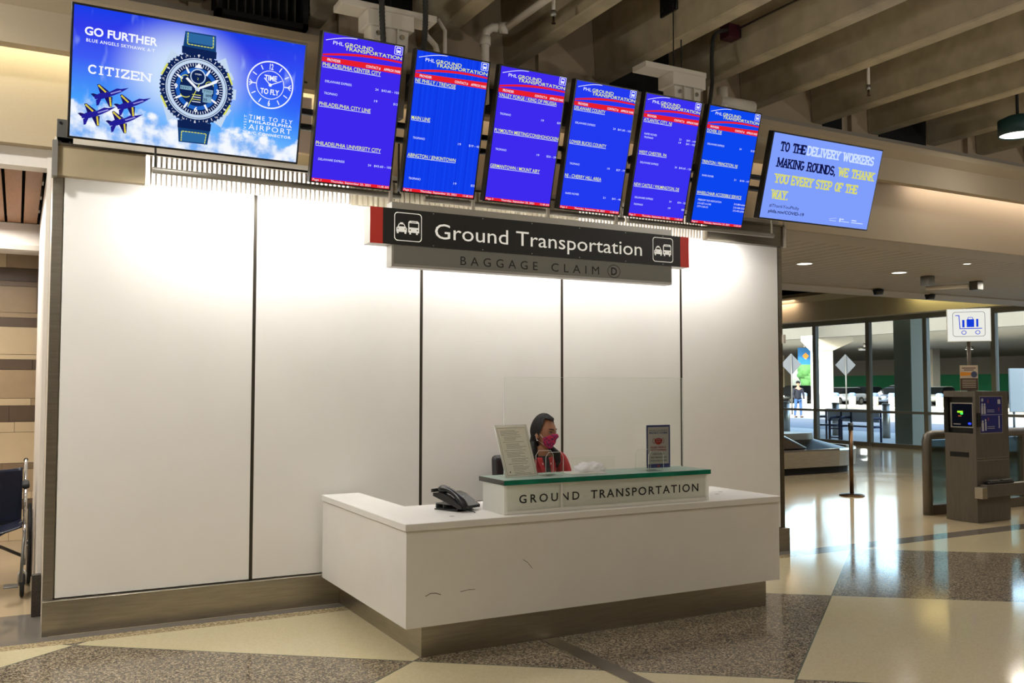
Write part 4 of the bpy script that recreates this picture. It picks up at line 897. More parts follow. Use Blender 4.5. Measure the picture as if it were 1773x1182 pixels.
def body_skin(nodes, edges, extra=None, sub=2):
    me = bpy.data.meshes.new('tmp'); me.from_pydata([n[:3] for n in nodes], edges, []); o = bpy.data.objects.new('tmp', me); COL.objects.link(o)
    md = o.modifiers.new('skin', 'SKIN'); md.use_smooth_shade = True; sv = me.skin_vertices[0].data
    for i, n in enumerate(nodes): sv[i].radius = (n[3], n[4] if len(n) > 4 else n[3])
    sv[0].use_root = True
    ss = o.modifiers.new('sub', 'SUBSURF'); ss.levels = sub; ss.render_levels = sub
    bpy.context.view_layer.update()
    r = bpy.data.meshes.new_from_object(o.evaluated_get(bpy.context.evaluated_depsgraph_get())); bpy.data.objects.remove(o); return r
# torso faces a little to her left; PV pelvis
TF = Vector((.03, -.9995, 0)); TX = Vector((-TF.y, TF.x, 0)) * -1    # TX toward her right hand
def Tq(x, y, z, *r): p = Vector((3.352, 5.80, 0))+TX*x+TF*y; return (p.x, p.y, z)+r
body = [Tq(0, 0, .56, .13, .10), Tq(0, .0, .72, .105, .085), Tq(0, .01, .86, .125, .095), Tq(0, .015, .965, .10, .075), Tq(0, .03, 1.03, .050, .050), Tq(-.005, .045, 1.09, .047, .047),
        Tq(.165, .01, .985, .056), Tq(.225, .03, .80, .044), Tq(.20, .20, .70, .036), Tq(.12, .33, .675, .027), Tq(-.165, .01, .985, .056), Tq(-.225, .03, .80, .044), Tq(-.20, .20, .70, .036), Tq(-.12, .33, .675, .027),
        Tq(.09, .06, .54, .085), Tq(.11, .34, .53, .062), Tq(.11, .32, .12, .038), Tq(.11, .37, .055, .03), Tq(-.09, .06, .54, .085), Tq(-.11, .34, .53, .062), Tq(-.11, .32, .12, .038), Tq(-.11, .37, .055, .03)]
ed = [(0, 1), (1, 2), (2, 3), (3, 4), (4, 5), (3, 6), (6, 7), (7, 8), (8, 9), (3, 10), (10, 11), (11, 12), (12, 13), (0, 14), (14, 15), (15, 16), (16, 17), (0, 18), (18, 19), (19, 20), (20, 21)]
t = thing('person', 'seated woman in a red blazer and colourful face mask behind the desk shield', 'person', (3.33, 5.80, 0))
b = B(); b.bm.from_mesh(body_skin(body, ed))
# head on the neck
b.grid(lambda u, v: H(headp(sdir(2*math.pi*u, -math.pi/2+math.pi*v))), 64, 48, wrap=True)
for sg in (-1, 1):   # ears
    b.sphere((0, 0, 0), 1, 12, fn=lambda p: H((sg*(.0725+.010*p.x+.004*(1-p.z)), -.006+.017*p.y-.004*p.z, -.012+.030*p.z)))
# hands: palm plus five bent fingers resting on the lap
for sg in (-1, 1):
    W0 = Vector(Tq(sg*.12, .33, .675)[:3]); pd = (TF*.8-TX*sg*.6).normalized(); pz = Vector((0, 0, -1)); px_ = pd.cross(pz).normalized()
    hand = [tuple(W0)+(.024, .018), tuple(W0+pd*.045+pz*.004)+(.030, .014), tuple(W0+pd*.085+pz*.012)+(.032, .012)]
    he = [(0, 1), (1, 2)]; b.bm.from_mesh(body_skin(hand, he, sub=2))
    for k, (off, ln) in enumerate(((-.027, .058), (-.009, .068), (.009, .072), (.026, .064))):
        base = W0+pd*.080+px_*off+pz*.010; q = [base, base+pd*ln*.4+pz*.006, base+pd*ln*.72+pz*.018, base+pd*ln*.9+pz*.034]
        b.tube(q, [.0095, .009, .0082, .0065], 8); b.sphere(q[-1], .0064, 8)
    th = W0+pd*.028-px_*sg*.024; q = [th, th+pd*.028-px_*sg*.020+pz*.006, th+pd*.055-px_*sg*.022+pz*.016]; b.tube(q, [.012, .010, .008], 8); b.sphere(q[-1], .008, 8)
me = bpy.data.meshes.new('b'); bmesh.ops.recalc_face_normals(b.bm, faces=b.bm.faces[:]); b.bm.to_mesh(me); b.bm.free()
o = bpy.data.objects.new('tmpb', me); COL.objects.link(o); rm = o.modifiers.new('r', 'REMESH'); rm.mode = 'VOXEL'; rm.voxel_size = .0046; rm.use_smooth_shade = True
sm = o.modifiers.new('s', 'SMOOTH'); sm.factor = .5; sm.iterations = 2
bpy.context.view_layer.update(); me2 = bpy.data.meshes.new_from_object(o.evaluated_get(bpy.context.evaluated_depsgraph_get())); bpy.data.objects.remove(o)
me2.transform(Matrix.Translation(-ORG[t])); me2.name = 'body'; me2.materials.clear(); me2.materials.append(M_skin)
o = bpy.data.objects.new('body', me2); COL.objects.link(o); o.parent = t; ORG[o] = ORG[t]
# eyes, brows
for sg in (-1, 1):
    e0 = Vector(headp(sdir(sg*.40, .06))); b = B(); b.m(mat('eye_white', (150, 140, 132), .4)).sphere((0, 0, 0), .0115, 14, (1.15, .6, .62))
    b.m(mat('dark_iris', (24, 14, 10), .15)).sphere((.001*-sg, .0052, 0), .0056, 12, (1, .5, 1)); b.m(M_blackm).sphere((0, .0015, .0065), .0125, 12, (1.15, .62, .18))
    for v in b.bm.verts: v.co = H(e0+v.co+Vector((0, -.001, 0)))
    b.build('eye', None, t)
    b = B(); q = [H(headp(sdir(sg*a, .235+.05*math.sin((a-.15)*3.6)), .002)) for a in (.16, .26, .38, .50, .62, .70)]; b.tube(q, [.0022, .0032, .0034, .003, .0022, .0012], 6); b.build('eyebrow', M_hair, t)
# hair: cap and shoulder-length fall
def hair(u, v):
    a = 2*math.pi*u; aa = abs(((a+math.pi) % (2*math.pi))-math.pi)    # 0 at face
    hl = .80-.08*math.cos(aa*3) if aa < .95 else (.87-(aa-.95)*2.2 if aa < 1.32 else (.07-(aa-1.32)*2.2 if aa < 1.9 else -1.0))
    top = math.pi/2; wv = .0022*math.sin(a*38+v*9)+.0016*math.sin(a*71)
    if aa < 1.9 or v < .55:
        end = max(hl, -1.0); vv = v/.55 if aa >= 1.9 else v
        e = top+(max(end, -.25 if aa >= 1.9 else -9)-top)*min(vv, 1)
        return H(Vector(headp(sdir(a, e), .011+wv+.008*max(0, math.sin(e))))+Vector((0, -.004, .004)))
    e0 = -.25; k = (v-.55)/.45; p0 = Vector(headp(sdir(a, e0), .013+wv))+Vector((0, -.004, 0))
    return H(p0+Vector((p0.x*.12*k, -.020*math.sin(k*2.2)-.004, -.185*k)))
b = B(); b.grid(hair, 110, 40, wrap=True); b.build('hair', M_hair, t)
for o_ in (o,): pass
# lock falling in front on her left, and loose ponytail strands
b = B(); q = [H((-.052, -.03, -.075)), H((-.070, .015, -.12)), H((-.080, .055, -.155)), H((-.082, .065, -.21)), H((-.075, .062, -.25))]; b.tube(q, [.016, .026, .032, .024, .004], 12); b.build('hair_lock', M_hair, t)
b = B(); q = [H((.066, -.045, -.06)), H((.075, -.035, -.12)), H((.078, -.02, -.18)), H((.07, -.01, -.22))]; b.tube(q, [.018, .026, .024, .006], 12); b.build('hair_lock', M_hair, t)
b = B(); q = [H(headp(sdir(-1.55+.02*i*10, 1.0+.03*i), .0215)) for i in range(6)]; b.tube(q, .0022, 6); b.build('hair_clip', M_chrome, t)
b = B(); b.sphere(H((.077, -.004, -.050)), .0055, 12); b.build('earring', mat('pearl', (232, 226, 216), .2), t)
b = B(); b.sphere(H((-.077, -.004, -.050)), .0055, 12); b.build('earring', MATS['pearl'], t)
# face mask
def mask_mat():
    m = bpy.data.materials.new('paisley_mask'); m.use_nodes = True; n = m.node_tree.nodes; l = m.node_tree.links; bb = n['Principled BSDF']; bb.inputs['Roughness'].default_value = .8
    tc = n.new('ShaderNodeTexCoord'); vo = n.new('ShaderNodeTexVoronoi'); vo.inputs['Scale'].default_value = 62; l.new(tc.outputs['Object'], vo.inputs['Vector'])
    nz = n.new('ShaderNodeTexNoise'); nz.inputs['Scale'].default_value = 30; nz.inputs['Distortion'].default_value = 1.5; l.new(tc.outputs['Object'], nz.inputs['Vector'])
    r = n.new('ShaderNodeValToRGB'); r.color_ramp.interpolation = 'CONSTANT'; e = r.color_ramp.elements
    e[0].position = 0; e[0].color = lin((226, 190, 214)); e[1].position = .13; e[1].color = lin((58, 22, 66))
    for p, c in ((.36, (150, 24, 84)), (.56, (192, 34, 66)), (.74, (84, 24, 84))): k = e.new(p); k.color = lin(c)
    a = n.new('ShaderNodeMath'); a.operation = 'MULTIPLY_ADD'; a.inputs[1].default_value = .5; l.new(nz.outputs['Fac'], a.inputs[0]); a2 = n.new('ShaderNodeMath'); a2.operation = 'MULTIPLY_ADD'; a2.inputs[1].default_value = .95; a2.inputs[2].default_value = -.22
    l.new(vo.outputs['Distance'], a2.inputs[0]); l.new(a2.outputs[0], a.inputs[2]); l.new(a.outputs[0], r.inputs[0]); l.new(r.outputs[0], bb.inputs['Base Color']); return m
def mk_(u, v):
    a = -1.16+2.32*u; sd = abs(a)/1.16
    e1 = -.06+.05*math.cos(a*2)-.14*sd**2; e0 = -1.16+.46*sd**1.6; e = e0+(e1-e0)*v
    p = Vector(headp(sdir(a, e), .0055)); c_ = max(0, 1-abs(a)/.5); p.y += .004*c_*math.sin(math.pi*min(1, v*1.15)); return H(p)
b = B(); b.grid(mk_, 36, 18); mo = b.build('face_mask', mask_mat(), t); so = mo.modifiers.new('t', 'SOLIDIFY'); so.thickness = .0022; so.offset = 1
for sg in (-1, 1):
    b = B(); q = [mk_(0 if sg < 0 else 1, .95), H((-sg*-.078, .012, .006)), H((sg*.080, -.012, .012)), H((sg*.080, -.024, -.012)), H((sg*.077, -.010, -.045)), mk_(0 if sg < 0 else 1, .05)]
    b.tube(q, .0016, 6); b.build('mask_loop', mat('pale_elastic', (206, 200, 196), .7), t)
# clothes
def cloth(name, nodes, edges, m, cut=None):
    me = body_skin(nodes, edges); me.transform(Matrix.Translation(-ORG[t])); me.name = name; me.materials.clear(); me.materials.append(m)
    for p in me.polygons: p.use_smooth = True
    o = bpy.data.objects.new(name, me); COL.objects.link(o); o.parent = t; ORG[o] = ORG[t]; return o
cloth('blazer', [Tq(0, 0, .58, .150, .118), Tq(0, 0, .72, .130, .105), Tq(0, .008, .86, .146, .112), Tq(0, .010, .962, .120, .088), Tq(0, .004, 1.01, .070, .062), Tq(.178, .008, .985, .072), Tq(.236, .03, .80, .058), Tq(.205, .20, .705, .050), Tq(.15, .29, .685, .044), Tq(-.178, .008, .985, .072), Tq(-.236, .03, .80, .058), Tq(-.205, .20, .705, .050), Tq(-.15, .29, .685, .044)],
      [(0, 1), (1, 2), (2, 3), (3, 4), (3, 5), (5, 6), (6, 7), (7, 8), (3, 9), (9, 10), (10, 11), (11, 12)], M_red)
cloth('trousers', [Tq(0, .01, .55, .142, .11), Tq(.09, .06, .54, .096), Tq(.11, .34, .53, .074), Tq(.11, .32, .16, .056), Tq(-.09, .06, .54, .096), Tq(-.11, .34, .53, .074), Tq(-.11, .32, .16, .056)], [(0, 1), (1, 2), (2, 3), (0, 4), (4, 5), (5, 6)], M_trous)
# dark top showing between the lapels, lanyard
def front(x, z, dy=0): 
    yb = .125+.012-.9*x*x-.35*max(0, z-.90)-.1*abs(z-.86)
    return Vector(Tq(x, yb+dy, z)[:3])
b = B(); b.grid(lambda u, v: front((-.052+.104*u)*(.25+.75*v), .70+.30*v, .006), 10, 14); b.build('shirt', M_shirt, t)
for sg in (-1, 1):
    b = B(); b.grid(lambda u, v: front(sg*((.022+.036*u)*(.25+.9*v)+.002), .70+.29*v, .012-.006*u), 4, 14); lo = b.build('lapel', mat('red_lapel', (148, 18, 28), .8), t); so = lo.modifiers.new('t', 'SOLIDIFY'); so.thickness = .003
b = B(); b.tube([Vector(Tq(.05, .03, 1.0)[:3]), front(.035, .95, .014), front(.012, .82, .016), front(0, .76, .016), front(-.012, .82, .016), front(-.035, .95, .014), Vector(Tq(-.05, .03, 1.0)[:3])], .003, 6); b.build('lanyard', mat('lanyard_white', (214, 208, 200), .6), t)
b = B(); p = front(0, .735, .016); b.obox(p, TX, TF, (0, 0, 1), .028, .002, .02); b.build('badge', M_paper, t)

# ---- paper notice stand on the left of the glass top
def tilted_sheet(t, c, w, h, lean, yaw, th=.004, z0=.9535):
    ex = Vector((math.cos(yaw), math.sin(yaw), 0)); nb = Vector((-math.sin(yaw), math.cos(yaw), 0)); ey = (Vector((0, 0, 1))*math.cos(lean)+nb*math.sin(lean)); n_ = ey.cross(ex)*1.0
    if n_.y > 0: n_ = -n_
    return ex, ey, n_
t = thing('notice_stand', 'white printed notice in a leaning clear acrylic stand on the glass top, left end', 'sign stand', (2.70, 4.92, .954))
ex = Vector((.985, .17, 0)).normalized(); lean = R(14); bk = Vector((-ex.y, ex.x, 0)); ey = Vector((0, 0, 1))*math.cos(lean)+bk*math.sin(lean)-ex*.10; ey.normalize(); nn = ex.cross(ey).normalized()
o0 = Vector((2.585, 4.845, .956)); wS, hS = .235, .312
b = B(); b.obox(o0+ex*wS/2+ey*hS/2, ex, ey, nn, wS/2, hS/2, .0025); b.build('paper', M_paper, t)
b = B(); b.obox(o0+ex*wS/2+ey*hS/2+nn*.005, ex, ey, nn, wS/2+.006, hS/2+.006, .0012); b.build('acrylic_front', M_acryl, t)
b = B(); b.obox(o0+ex*wS/2+bk*.045+Vector((0, 0, -.001)), ex, bk, (0, 0, 1), wS/2, .05, .0015); b.build('foot', M_acryl, t)
b = B(); q = [o0+ex*a+ey*c for a, c in ((-.004, -.0), (-.004, hS+.006), (wS+.004, hS+.006), (wS+.004, -.0))]; b.tube(q, .0035, 6); b.build('bright_edge', M_acryl_e, t)
f = Flat(o0+nn*.0028, ex, ey, nn, .0003); ink = mat('grey_print', (128, 126, 122), .8)
f.rrect(.010, .010, wS-.010, hS-.012, .001, .0016, mat('dark_print', (70, 68, 66), .8), 1)
y = hS-.028; rnd = random.Random(3)
for k, (x_, n_, c_) in enumerate(((.025, 4, 0), (.045, 3, 0), (.03, 1, 1), (.05, 4, 0), (.03, 1, 1), (.04, 4, 0), (.065, 3, 0), (.035, 1, 0), (.065, 4, 0), (.065, 2, 0))):
    for j in range(n_):
        f.rect(x_, y-.0022, x_+(wS-x_-.03)*rnd.uniform(.55, 1), y, ink, 1); y -= .0088
    y -= .004
f.ell(.035, .03, .004, .006, mat('dark_print', (70, 68, 66)), 1, 12)
f.build('print', t)
# ---- protect yourself sign
t = thing('mask_sign', 'blue bordered Protect Yourself mask sign in an acrylic stand, right end of the glass top', 'sign stand', (3.80, 4.95, .954))
f = Flat((3.70, 4.955, .956), (1, 0, 0), (0, 0, 1), (0, -1, 0), .0004); wS, hS = .197, .285
BL = mat('sign_blue', (44, 52, 122), .5); SR = mat('sign_red', (164, 42, 38), .5); SG = mat('sign_grey_text', (110, 106, 100), .6); SB = mat('sign_blue_text', (40, 60, 140), .5)
b = B(); b.box(3.70, 3.70+wS, 4.9555, 4.9585, .956, .956+hS); b.build('card', M_paper, t)
b = B(); b.box(3.694, 3.703+wS, 4.9515, 4.953, .9545, .960+hS); b.build('acrylic_front', M_acryl, t)
b = B(); b.box(3.70, 3.70+wS, 4.957, 5.01, .9545, .9565); b.build('foot', M_acryl, t)
f.rect(0, 0, wS, hS, BL, 1); f.rect(.011, .026, wS-.011, hS-.012, M_paper, 2)
f.text('PROTECT YOURSELF &', wS/2, .244, .0095, SG, 3, align='C', width=.150, bold=.01); f.text('PROTECT OTHERS', wS/2, .227, .0115, SB, 3, align='C', width=.152, bold=.03)
f.poly([(wS/2+.034*math.cos(R(a))*(1 if a < 180 else .9), .180+(.018 if a < 180 else .026)*math.sin(R(a))) for a in range(0, 360, 15)], SR, 3)
for k in (-.006, .006): f.line([(wS/2-.02, .180+k), (wS/2, .183+k), (wS/2+.02, .180+k)], .002, M_paper, 4)
for sg in (-1, 1): f.annulus(wS/2+sg*.036, .180, .012, .017, .003, SR, 3, 20)
f.text('PLEASE WEAR A', wS/2, .131, .011, SR, 3, align='C', width=.128, bold=.03); f.text('FACE COVERING', wS/2, .112, .011, SR, 3, align='C', width=.130, bold=.03)
f.text('NEED ONE?', wS/2, .087, .0105, SG, 3, align='C', width=.092, bold=.015); f.text('FREE MASKS ARE', wS/2, .064, .0105, SG, 3, align='C', width=.138, bold=.015); f.text('AVAILABLE HERE', wS/2, .043, .0105, SG, 3, align='C', width=.138, bold=.015)
f.ell(wS/2, .012, .012, .007, SR, 3, 16); f.build('print', t)
# ---- clear brochure holders
def holder(label, x, y, w, h, d):
    t = thing('brochure_holder', label, 'brochure holder', (x, y, .954), 'clear acrylic holders on the glass top')
    for y0, hh in ((y, h), (y+d, h*1.02)):
        c = .16*w; b = B(); b.prism([(x, .9545), (x+w, .9545), (x+w, .9545+hh-c*1.4), (x+w-c, .9545+hh), (x+c, .9545+hh), (x, .9545+hh-c*1.4)], 'Y', y0, y0+.003); b.build('clear_panel', M_acryl, t)
        b = B(); b.tube([(x, y0, .956), (x, y0, .9545+hh-c*1.4), (x+c, y0, .9545+hh), (x+w-c, y0, .9545+hh), (x+w, y0, .9545+hh-c*1.4), (x+w, y0, .956)], .0016, 6); b.build('bright_edge', M_acryl_e, t)
    b = B(); b.box(x, x+w, y+.004, y+d-.001, .9545, .9575); b.build('floor_plate', M_acryl, t)
holder('clear cut-corner brochure holder in front of the attendant', 2.83, 4.80, .125, .145, .12)
holder('clear cut-corner brochure holder in front of the mask sign', 3.57, 4.76, .12, .13, .14)
t = thing('clear_tray', 'low clear acrylic panel standing behind the white plastic bag', 'acrylic panel', (3.3, 4.99, .954)); b = B(); b.box(3.13, 3.46, 4.985, 4.988, .9545, 1.045); b.build('pane', M_acryl, t); b = B(); b.tube([(3.13, 4.985, .957), (3.13, 4.985, 1.045)], .0016, 6); b.build('bright_edge', M_acryl_e, t)
# ---- white bag and sheets
b = B(); b.box(-.12, .12, -.085, .085, 0, .006)
for v in b.bm.verts: v.co = Matrix.Rotation(R(-8), 3, 'Z') @ v.co + Vector((3.16, 4.89, .9545))
tag(b.build('paper_stack', M_paper), 'white sheets of paper lying under the plastic bag', 'paper')
b = B()
def bag(u, v):
    a = 2*math.pi*u; e = math.pi/2*v; p = Vector((math.cos(a)*math.cos(e)**.6, math.sin(a)*math.cos(e)**.6, math.sin(e)))
    n_ = 1+.22*noise.noise(p*2.6+Vector((5, 2, 1)))+.20*noise.noise(p*6)+.12*noise.noise(p*13); return Vector((3.215+.112*p.x*n_, 4.90+.062*p.y*n_, .9615+.052*p.z*n_))
b.grid(bag, 48, 16, wrap=True); tag(b.build('plastic_bag', trans_mat('white_plastic_film', (252, 252, 251), .2, .08)), 'crumpled white plastic bag of masks on the glass top', 'bag')

# ---- telephone
t = thing('desk_phone', 'black desk telephone with handset left of the frosted box', 'telephone', (2.39, 5.08, .754))
M_ph = mat('phone_black', (24, 25, 26), .3); M_phg = mat('phone_grey', (92, 96, 96), .4)
# local: x along the phone's width to the right of viewer, y depth
ux = Vector((.40, -.92, 0)).normalized(); uy = Vector((.92, .40, 0)).normalized(); uz = Vector((0, 0, 1)); pc = Vector((2.355, 5.085, .7545))
def Pp(x, y, z): return pc+ux*x+uy*y+uz*z
def pbox(name, x0, x1, y0, y1, z0, z1, m, bev=.003, tilt=0, mats=None):
    b = B(); b.box(x0, x1, y0, y1, z0, z1, bev)
    for v in b.bm.verts: v.co = Pp(v.co.x, v.co.y, v.co.z+tilt*(v.co.x+.1))
    return b.build(name, m, t)
pbox('base_stand', -.10, .09, -.075, .075, 0, .006, M_ph); pbox('base_frame', -.09, .085, -.070, .070, .006, .012, M_ph)
for x0, x1 in ((-.09, -.084), (-.03, -.025), (.079, .085)): pbox('base_rib', x0, x1, -.072, .06, .012, .034, M_phg, .001)
pbox('base_top', -.09, .085, -.072, .06, .034, .040, M_phg, .001)
b = B(); b.prism([(-.10, .100), (-.10, .082), (.11, .018), (.13, .018), (.13, .034), (.02, .092), (-.03, .104)], 'Y', -.085, .085)
for v in b.bm.verts: v.co = Pp(v.co.x, v.co.y, v.co.z)
b.build('body', M_ph, t)
b = B(); b.obox((0, 0, 0), (1, 0, 0), (0, 1, 0), (0, 0, 1), .012, .075, .03, .003)
for v in b.bm.verts: v.co = Pp(v.co.x*1-.115-.5*v.co.z*0, v.co.y+.0, v.co.z*.35+.112+.1*v.co.x)
b.build('display_head', M_ph, t)
b = B(); q = []
for i in range(13):
    u = i/12; q.append(Pp(-.075+.215*u, -.055, .118-.020*u-.075*u*u+.022*math.sin(math.pi*u)))
b.tube(q, [.016, .024, .026, .022, .018, .017, .017, .017, .018, .022, .026, .024, .016], 12); b.build('handset', M_ph, t)
f = Flat(Pp(-.02, -.02, .1045), (uy*1), (ux*-.9+uz*.35).normalized(), Vector((0, 0, 1)), .0004)
for i in range(3):
    for j in range(4): f.rrect(-.0+.022*i, -.075+.016*j, .016+.022*i, -.064+.016*j, .002, 0, M_phg, 1)
f.build('keypad', t)
b = B(); b.tube([Pp(.12, -.06, .03), Pp(.145, -.05, .02), Pp(.15, -.03, .006), Pp(.17, -.02, .004), Pp(.20, -.045, .003)], .003, 8); b.build('cord', M_ph, t)

# ================================================================== WHEELCHAIR
t = thing('wheelchair', 'folding wheelchair with navy vinyl back parked in the passage at the left', 'wheelchair', (-.16, 7.8, 0))
def wc(x, y, z): return Vector((-.16+x, 7.8+y, z))
b = B(); b.grid(lambda u, v: wc(-.215+.43*u, .20-.05*math.sin(math.pi*u)*-1-.02*v+.012*math.sin(7*u+5*v), .46+.42*v-.02*math.sin(math.pi*u)), 18, 14); o = b.build('backrest', M_navyf, t); so = o.modifiers.new('t', 'SOLIDIFY'); so.thickness = .012
b = B(); b.grid(lambda u, v: wc(-.215+.43*u, .18-.42*v, .49-.05*math.sin(math.pi*u)), 18, 12); o = b.build('seat', M_navyf, t); so = o.modifiers.new('t', 'SOLIDIFY'); so.thickness = .012
for sg in (-1, 1):
    x = sg*.235
    b = B(); b.tube([wc(x, .29, .92), wc(x, .24, .93), wc(x, .21, .90), wc(x, .20, .50), wc(x, .20, .28)], .012); b.build('back_cane', M_chrome, t)
    b = B(); b.tube([wc(x, .24, .93), wc(x, .34, .92)], .016); b.build('push_handle', M_rubber, t)
    b = B(); b.tube([wc(x, .20, .50), wc(x, -.24, .50), wc(x, -.30, .44), wc(x, -.30, .22)], .012); b.tube([wc(x, .20, .28), wc(x, -.30, .28)], .011); b.build('side_frame', M_chrome, t)
    b = B(); b.tube([wc(x, .18, .50), wc(x, .18, .70), wc(x, .12, .74), wc(x, -.20, .74), wc(x, -.24, .70), wc(x, -.24, .50)], .011); b.build('arm_tube', M_chrome, t)
    b = B(); b.box(-.16+x-.025, -.16+x+.025, 7.62, 7.94, .75, .785, .012); b.build('arm_pad', M_rubber, t)
    wx = sg*.270; b = B(); b.tube([wc(wx, .16+.29*math.cos(R(a)),   .305+.29*math.sin(R(a))) for a in range(0, 360, 10)], .0135, 10, True); wh = b.build('rear_wheel', M_rubber, t)
    b = B(); b.tube([wc(wx, .16+.268*math.cos(R(a)), .305+.268*math.sin(R(a))) for a in range(0, 360, 10)], .008, 8, True); b.build('rim', M_chrome, wh)
    b = B(); b.tube([wc(wx+sg*.016, .16+.25*math.cos(R(a)), .305+.25*math.sin(R(a))) for a in range(0, 360, 10)], .007, 8, True); b.build('hand_rim', M_chrome, wh)
    b = B()
    for a in range(0, 360, 20): b.cyl(wc(wx, .16, .305), wc(wx, .16+.268*math.cos(R(a)), .305+.268*math.sin(R(a))), .0018, seg=5)
    b.build('spokes', M_chrome, wh); b = B(); b.cyl(wc(sg*.235, .16, .305), wc(wx+sg*.02, .16, .305), .022); b.build('hub', M_chrome, wh)
    cx_ = sg*.225; b = B(); b.tube([wc(cx_, -.34+.07*math.cos(R(a)), .085+.07*math.sin(R(a))) for a in range(0, 360, 15)], .015, 8, True); cs = b.build('caster', M_rubber, t)
    b = B(); b.cyl(wc(cx_-.012, -.34, .085), wc(cx_+.012, -.34, .085), .06); b.build('caster_hub', M_alu_d, cs)
    b = B(); b.tube([wc(cx_-.022, -.34, .085), wc(cx_-.022, -.33, .17), wc(cx_, -.31, .19), wc(cx_, -.30, .26)], .008); b.tube([wc(cx_+.022, -.34, .085), wc(cx_+.022, -.33, .17), wc(cx_, -.31, .19)], .008); b.build('caster_fork', M_alu, cs)
    b = B(); b.tube([wc(x, -.28, .46), wc(x-sg*.01, -.42, .38), wc(x-sg*.02, -.52, .14)], .010); b.box(-.16+sg*.20-.09*(sg > 0), -.16+sg*.20+.09*(sg < 0), 7.8-.62, 7.8-.50, .12, .13, .004); b.build('footrest', M_alu_d, t)
b = B(); b.tube([wc(-.23, -.05, .49), wc(.23, -.05, .24)], .012); b.build('cross_brace', M_alu_d, t); b = B(); b.tube([wc(.23, -.02, .49), wc(-.23, -.02, .24)], .012); b.build('cross_brace', M_alu_d, t)

# ================================================================== CART KIOSK
t = thing('cart_rental_kiosk', 'tall bronze-grey luggage cart kiosk with a blue instruction panel on the right', 'kiosk', (9.61, 6.66, 0))
b = B(); b.m(M_kiosk); b.box(9.319, 9.902, 6.467, 6.85, .004, .98); b.box(9.319, 9.902, 6.467, 6.498, .98, 1.45); b.box(9.319, 9.902, 6.855, 6.86, .98, 1.45); b.box(9.40, 9.902, 6.499, 6.8545, .98, 1.45); b.box(9.319, 9.3995, 6.499, 6.8545, 1.385, 1.45); b.build('cabinet', M_kiosk, t)
b = B(); b.box(9.393, 9.3995, 6.50, 6.854, .981, 1.384); b.build('screen_recess', M_black, t)
b = B()
for y0, y1, z0, z1 in ((6.53, 6.545, 1.04, 1.32), (6.80, 6.815, 1.04, 1.32), (6.545, 6.80, 1.04, 1.052), (6.545, 6.80, 1.308, 1.32)): b.box(9.375, 9.392, y0, y1, z0, z1)
b.build('screen_frame', M_alu, t)
f = Flat((9.3925, 6.80, 1.052), (0, -1, 0), (0, 0, 1), (-1, 0, 0), .001)
f.rect(.0, 0, .25, .256, emit_mat('kiosk_screen_dark', (12, 14, 22), 1), 1); f.rect(.06, .155, .13, .175, emit_mat('kiosk_green', (150, 220, 40), 1.5), 2); f.ell(.115, .145, .018, .012, emit_mat('kiosk_green2', (60, 240, 90), 1.8), 3, 14); f.rect(.07, .115, .11, .122, emit_mat('kiosk_orange', (220, 120, 60), 1), 2)
f.ell(.21, .035, .02, .013, emit_mat('kiosk_blue', (40, 60, 255), 2), 2, 14); f.rect(.01, .02, .10, .032, M_paper, 2); f.build('screen', t)
b = B(); b.box(9.3165, 9.3195, 6.556, 6.79, .715, .77); b.build('card_slot', M_blackm, t)
f = Flat((9.39, 6.4665, .977), (1, 0, 0), (0, 0, 1), (0, -1, 0), .0008); KB = mat('kiosk_panel_blue', (28, 36, 112), .35); KW = mat('kiosk_panel_white', (178, 176, 186), .5); KP = mat('kiosk_panel_mauve', (120, 60, 90), .5)
f.rect(0, 0, .408, .42, M_alu, 0); f.rect(.012, .012, .396, .408, KB, 1); f.rect(.012, .208, .396, .212, KW, 2)
for x, y, w, h in ((.03, .22, .035, .09), (.075, .22, .03, .09), (.03, .03, .04, .09), (.09, .035, .025, .10), (.33, .06, .022, .11), (.32, .33, .05, .05)): f.rect(x, y, x+w, y+h, KW, 2)
for x, y, r in ((.048, .325, .016), (.09, .325, .014), (.05, .135, .015), (.10, .15, .013), (.341, .185, .013), (.05, .375, .02)): f.ell(x, y, r, r, KW, 2, 16)
for x, y in ((.15, .36), (.15, .16), (.34, .27)): f.ell(x, y, .014, .022, KP, 2, 16)
for y in (.26, .24, .075, .055): f.rect(.13, y, .26, y+.006, KW, 2)
f.build('instruction_panel', t)
b = B(); b.box(9.343, 9.375, 6.44, 6.4665, 1.055, 1.21, .003); b.build('card_reader', M_black, t)
b = B(); b.box(9.325, 9.88, 6.462, 6.4668, .708, .714); b.box(9.325, 9.88, 6.462, 6.4668, .680, .686); b.build('door_seam', M_alu, t)
b = B(); b.cyl((9.62, 6.74, 1.45), (9.62, 6.74, 2.03), .022, seg=14); b.build('sign_pole', M_kiosk, t)
ax = Vector((-.62, .78, 0)).normalized()*-1; nn = Vector((-.78, -.62, 0)).normalized(); sc = Vector((9.60, 6.72, 2.205))
b = B(); b.obox(sc, ax, Vector((0, 0, 1)), nn, .228, .190, .035, .006); sb = b.build('sign_box', mat('white_sign_plastic', (226, 226, 216), .45), t)
f = Flat(sc+nn*.0355, ax, (0, 0, 1), nn, .0008); SBL = emit_mat('cart_sign_blue', (22, 62, 214), 1); SGY = mat('cart_sign_line', (96, 108, 150), .5); SLIT = emit_mat('cart_sign_face', (240, 240, 230), .95)
f.rect(-.222, -.184, .222, .184, SLIT, 0); f.rrect(-.165, -.130, .165, .150, .03, .0045, SGY, 1)
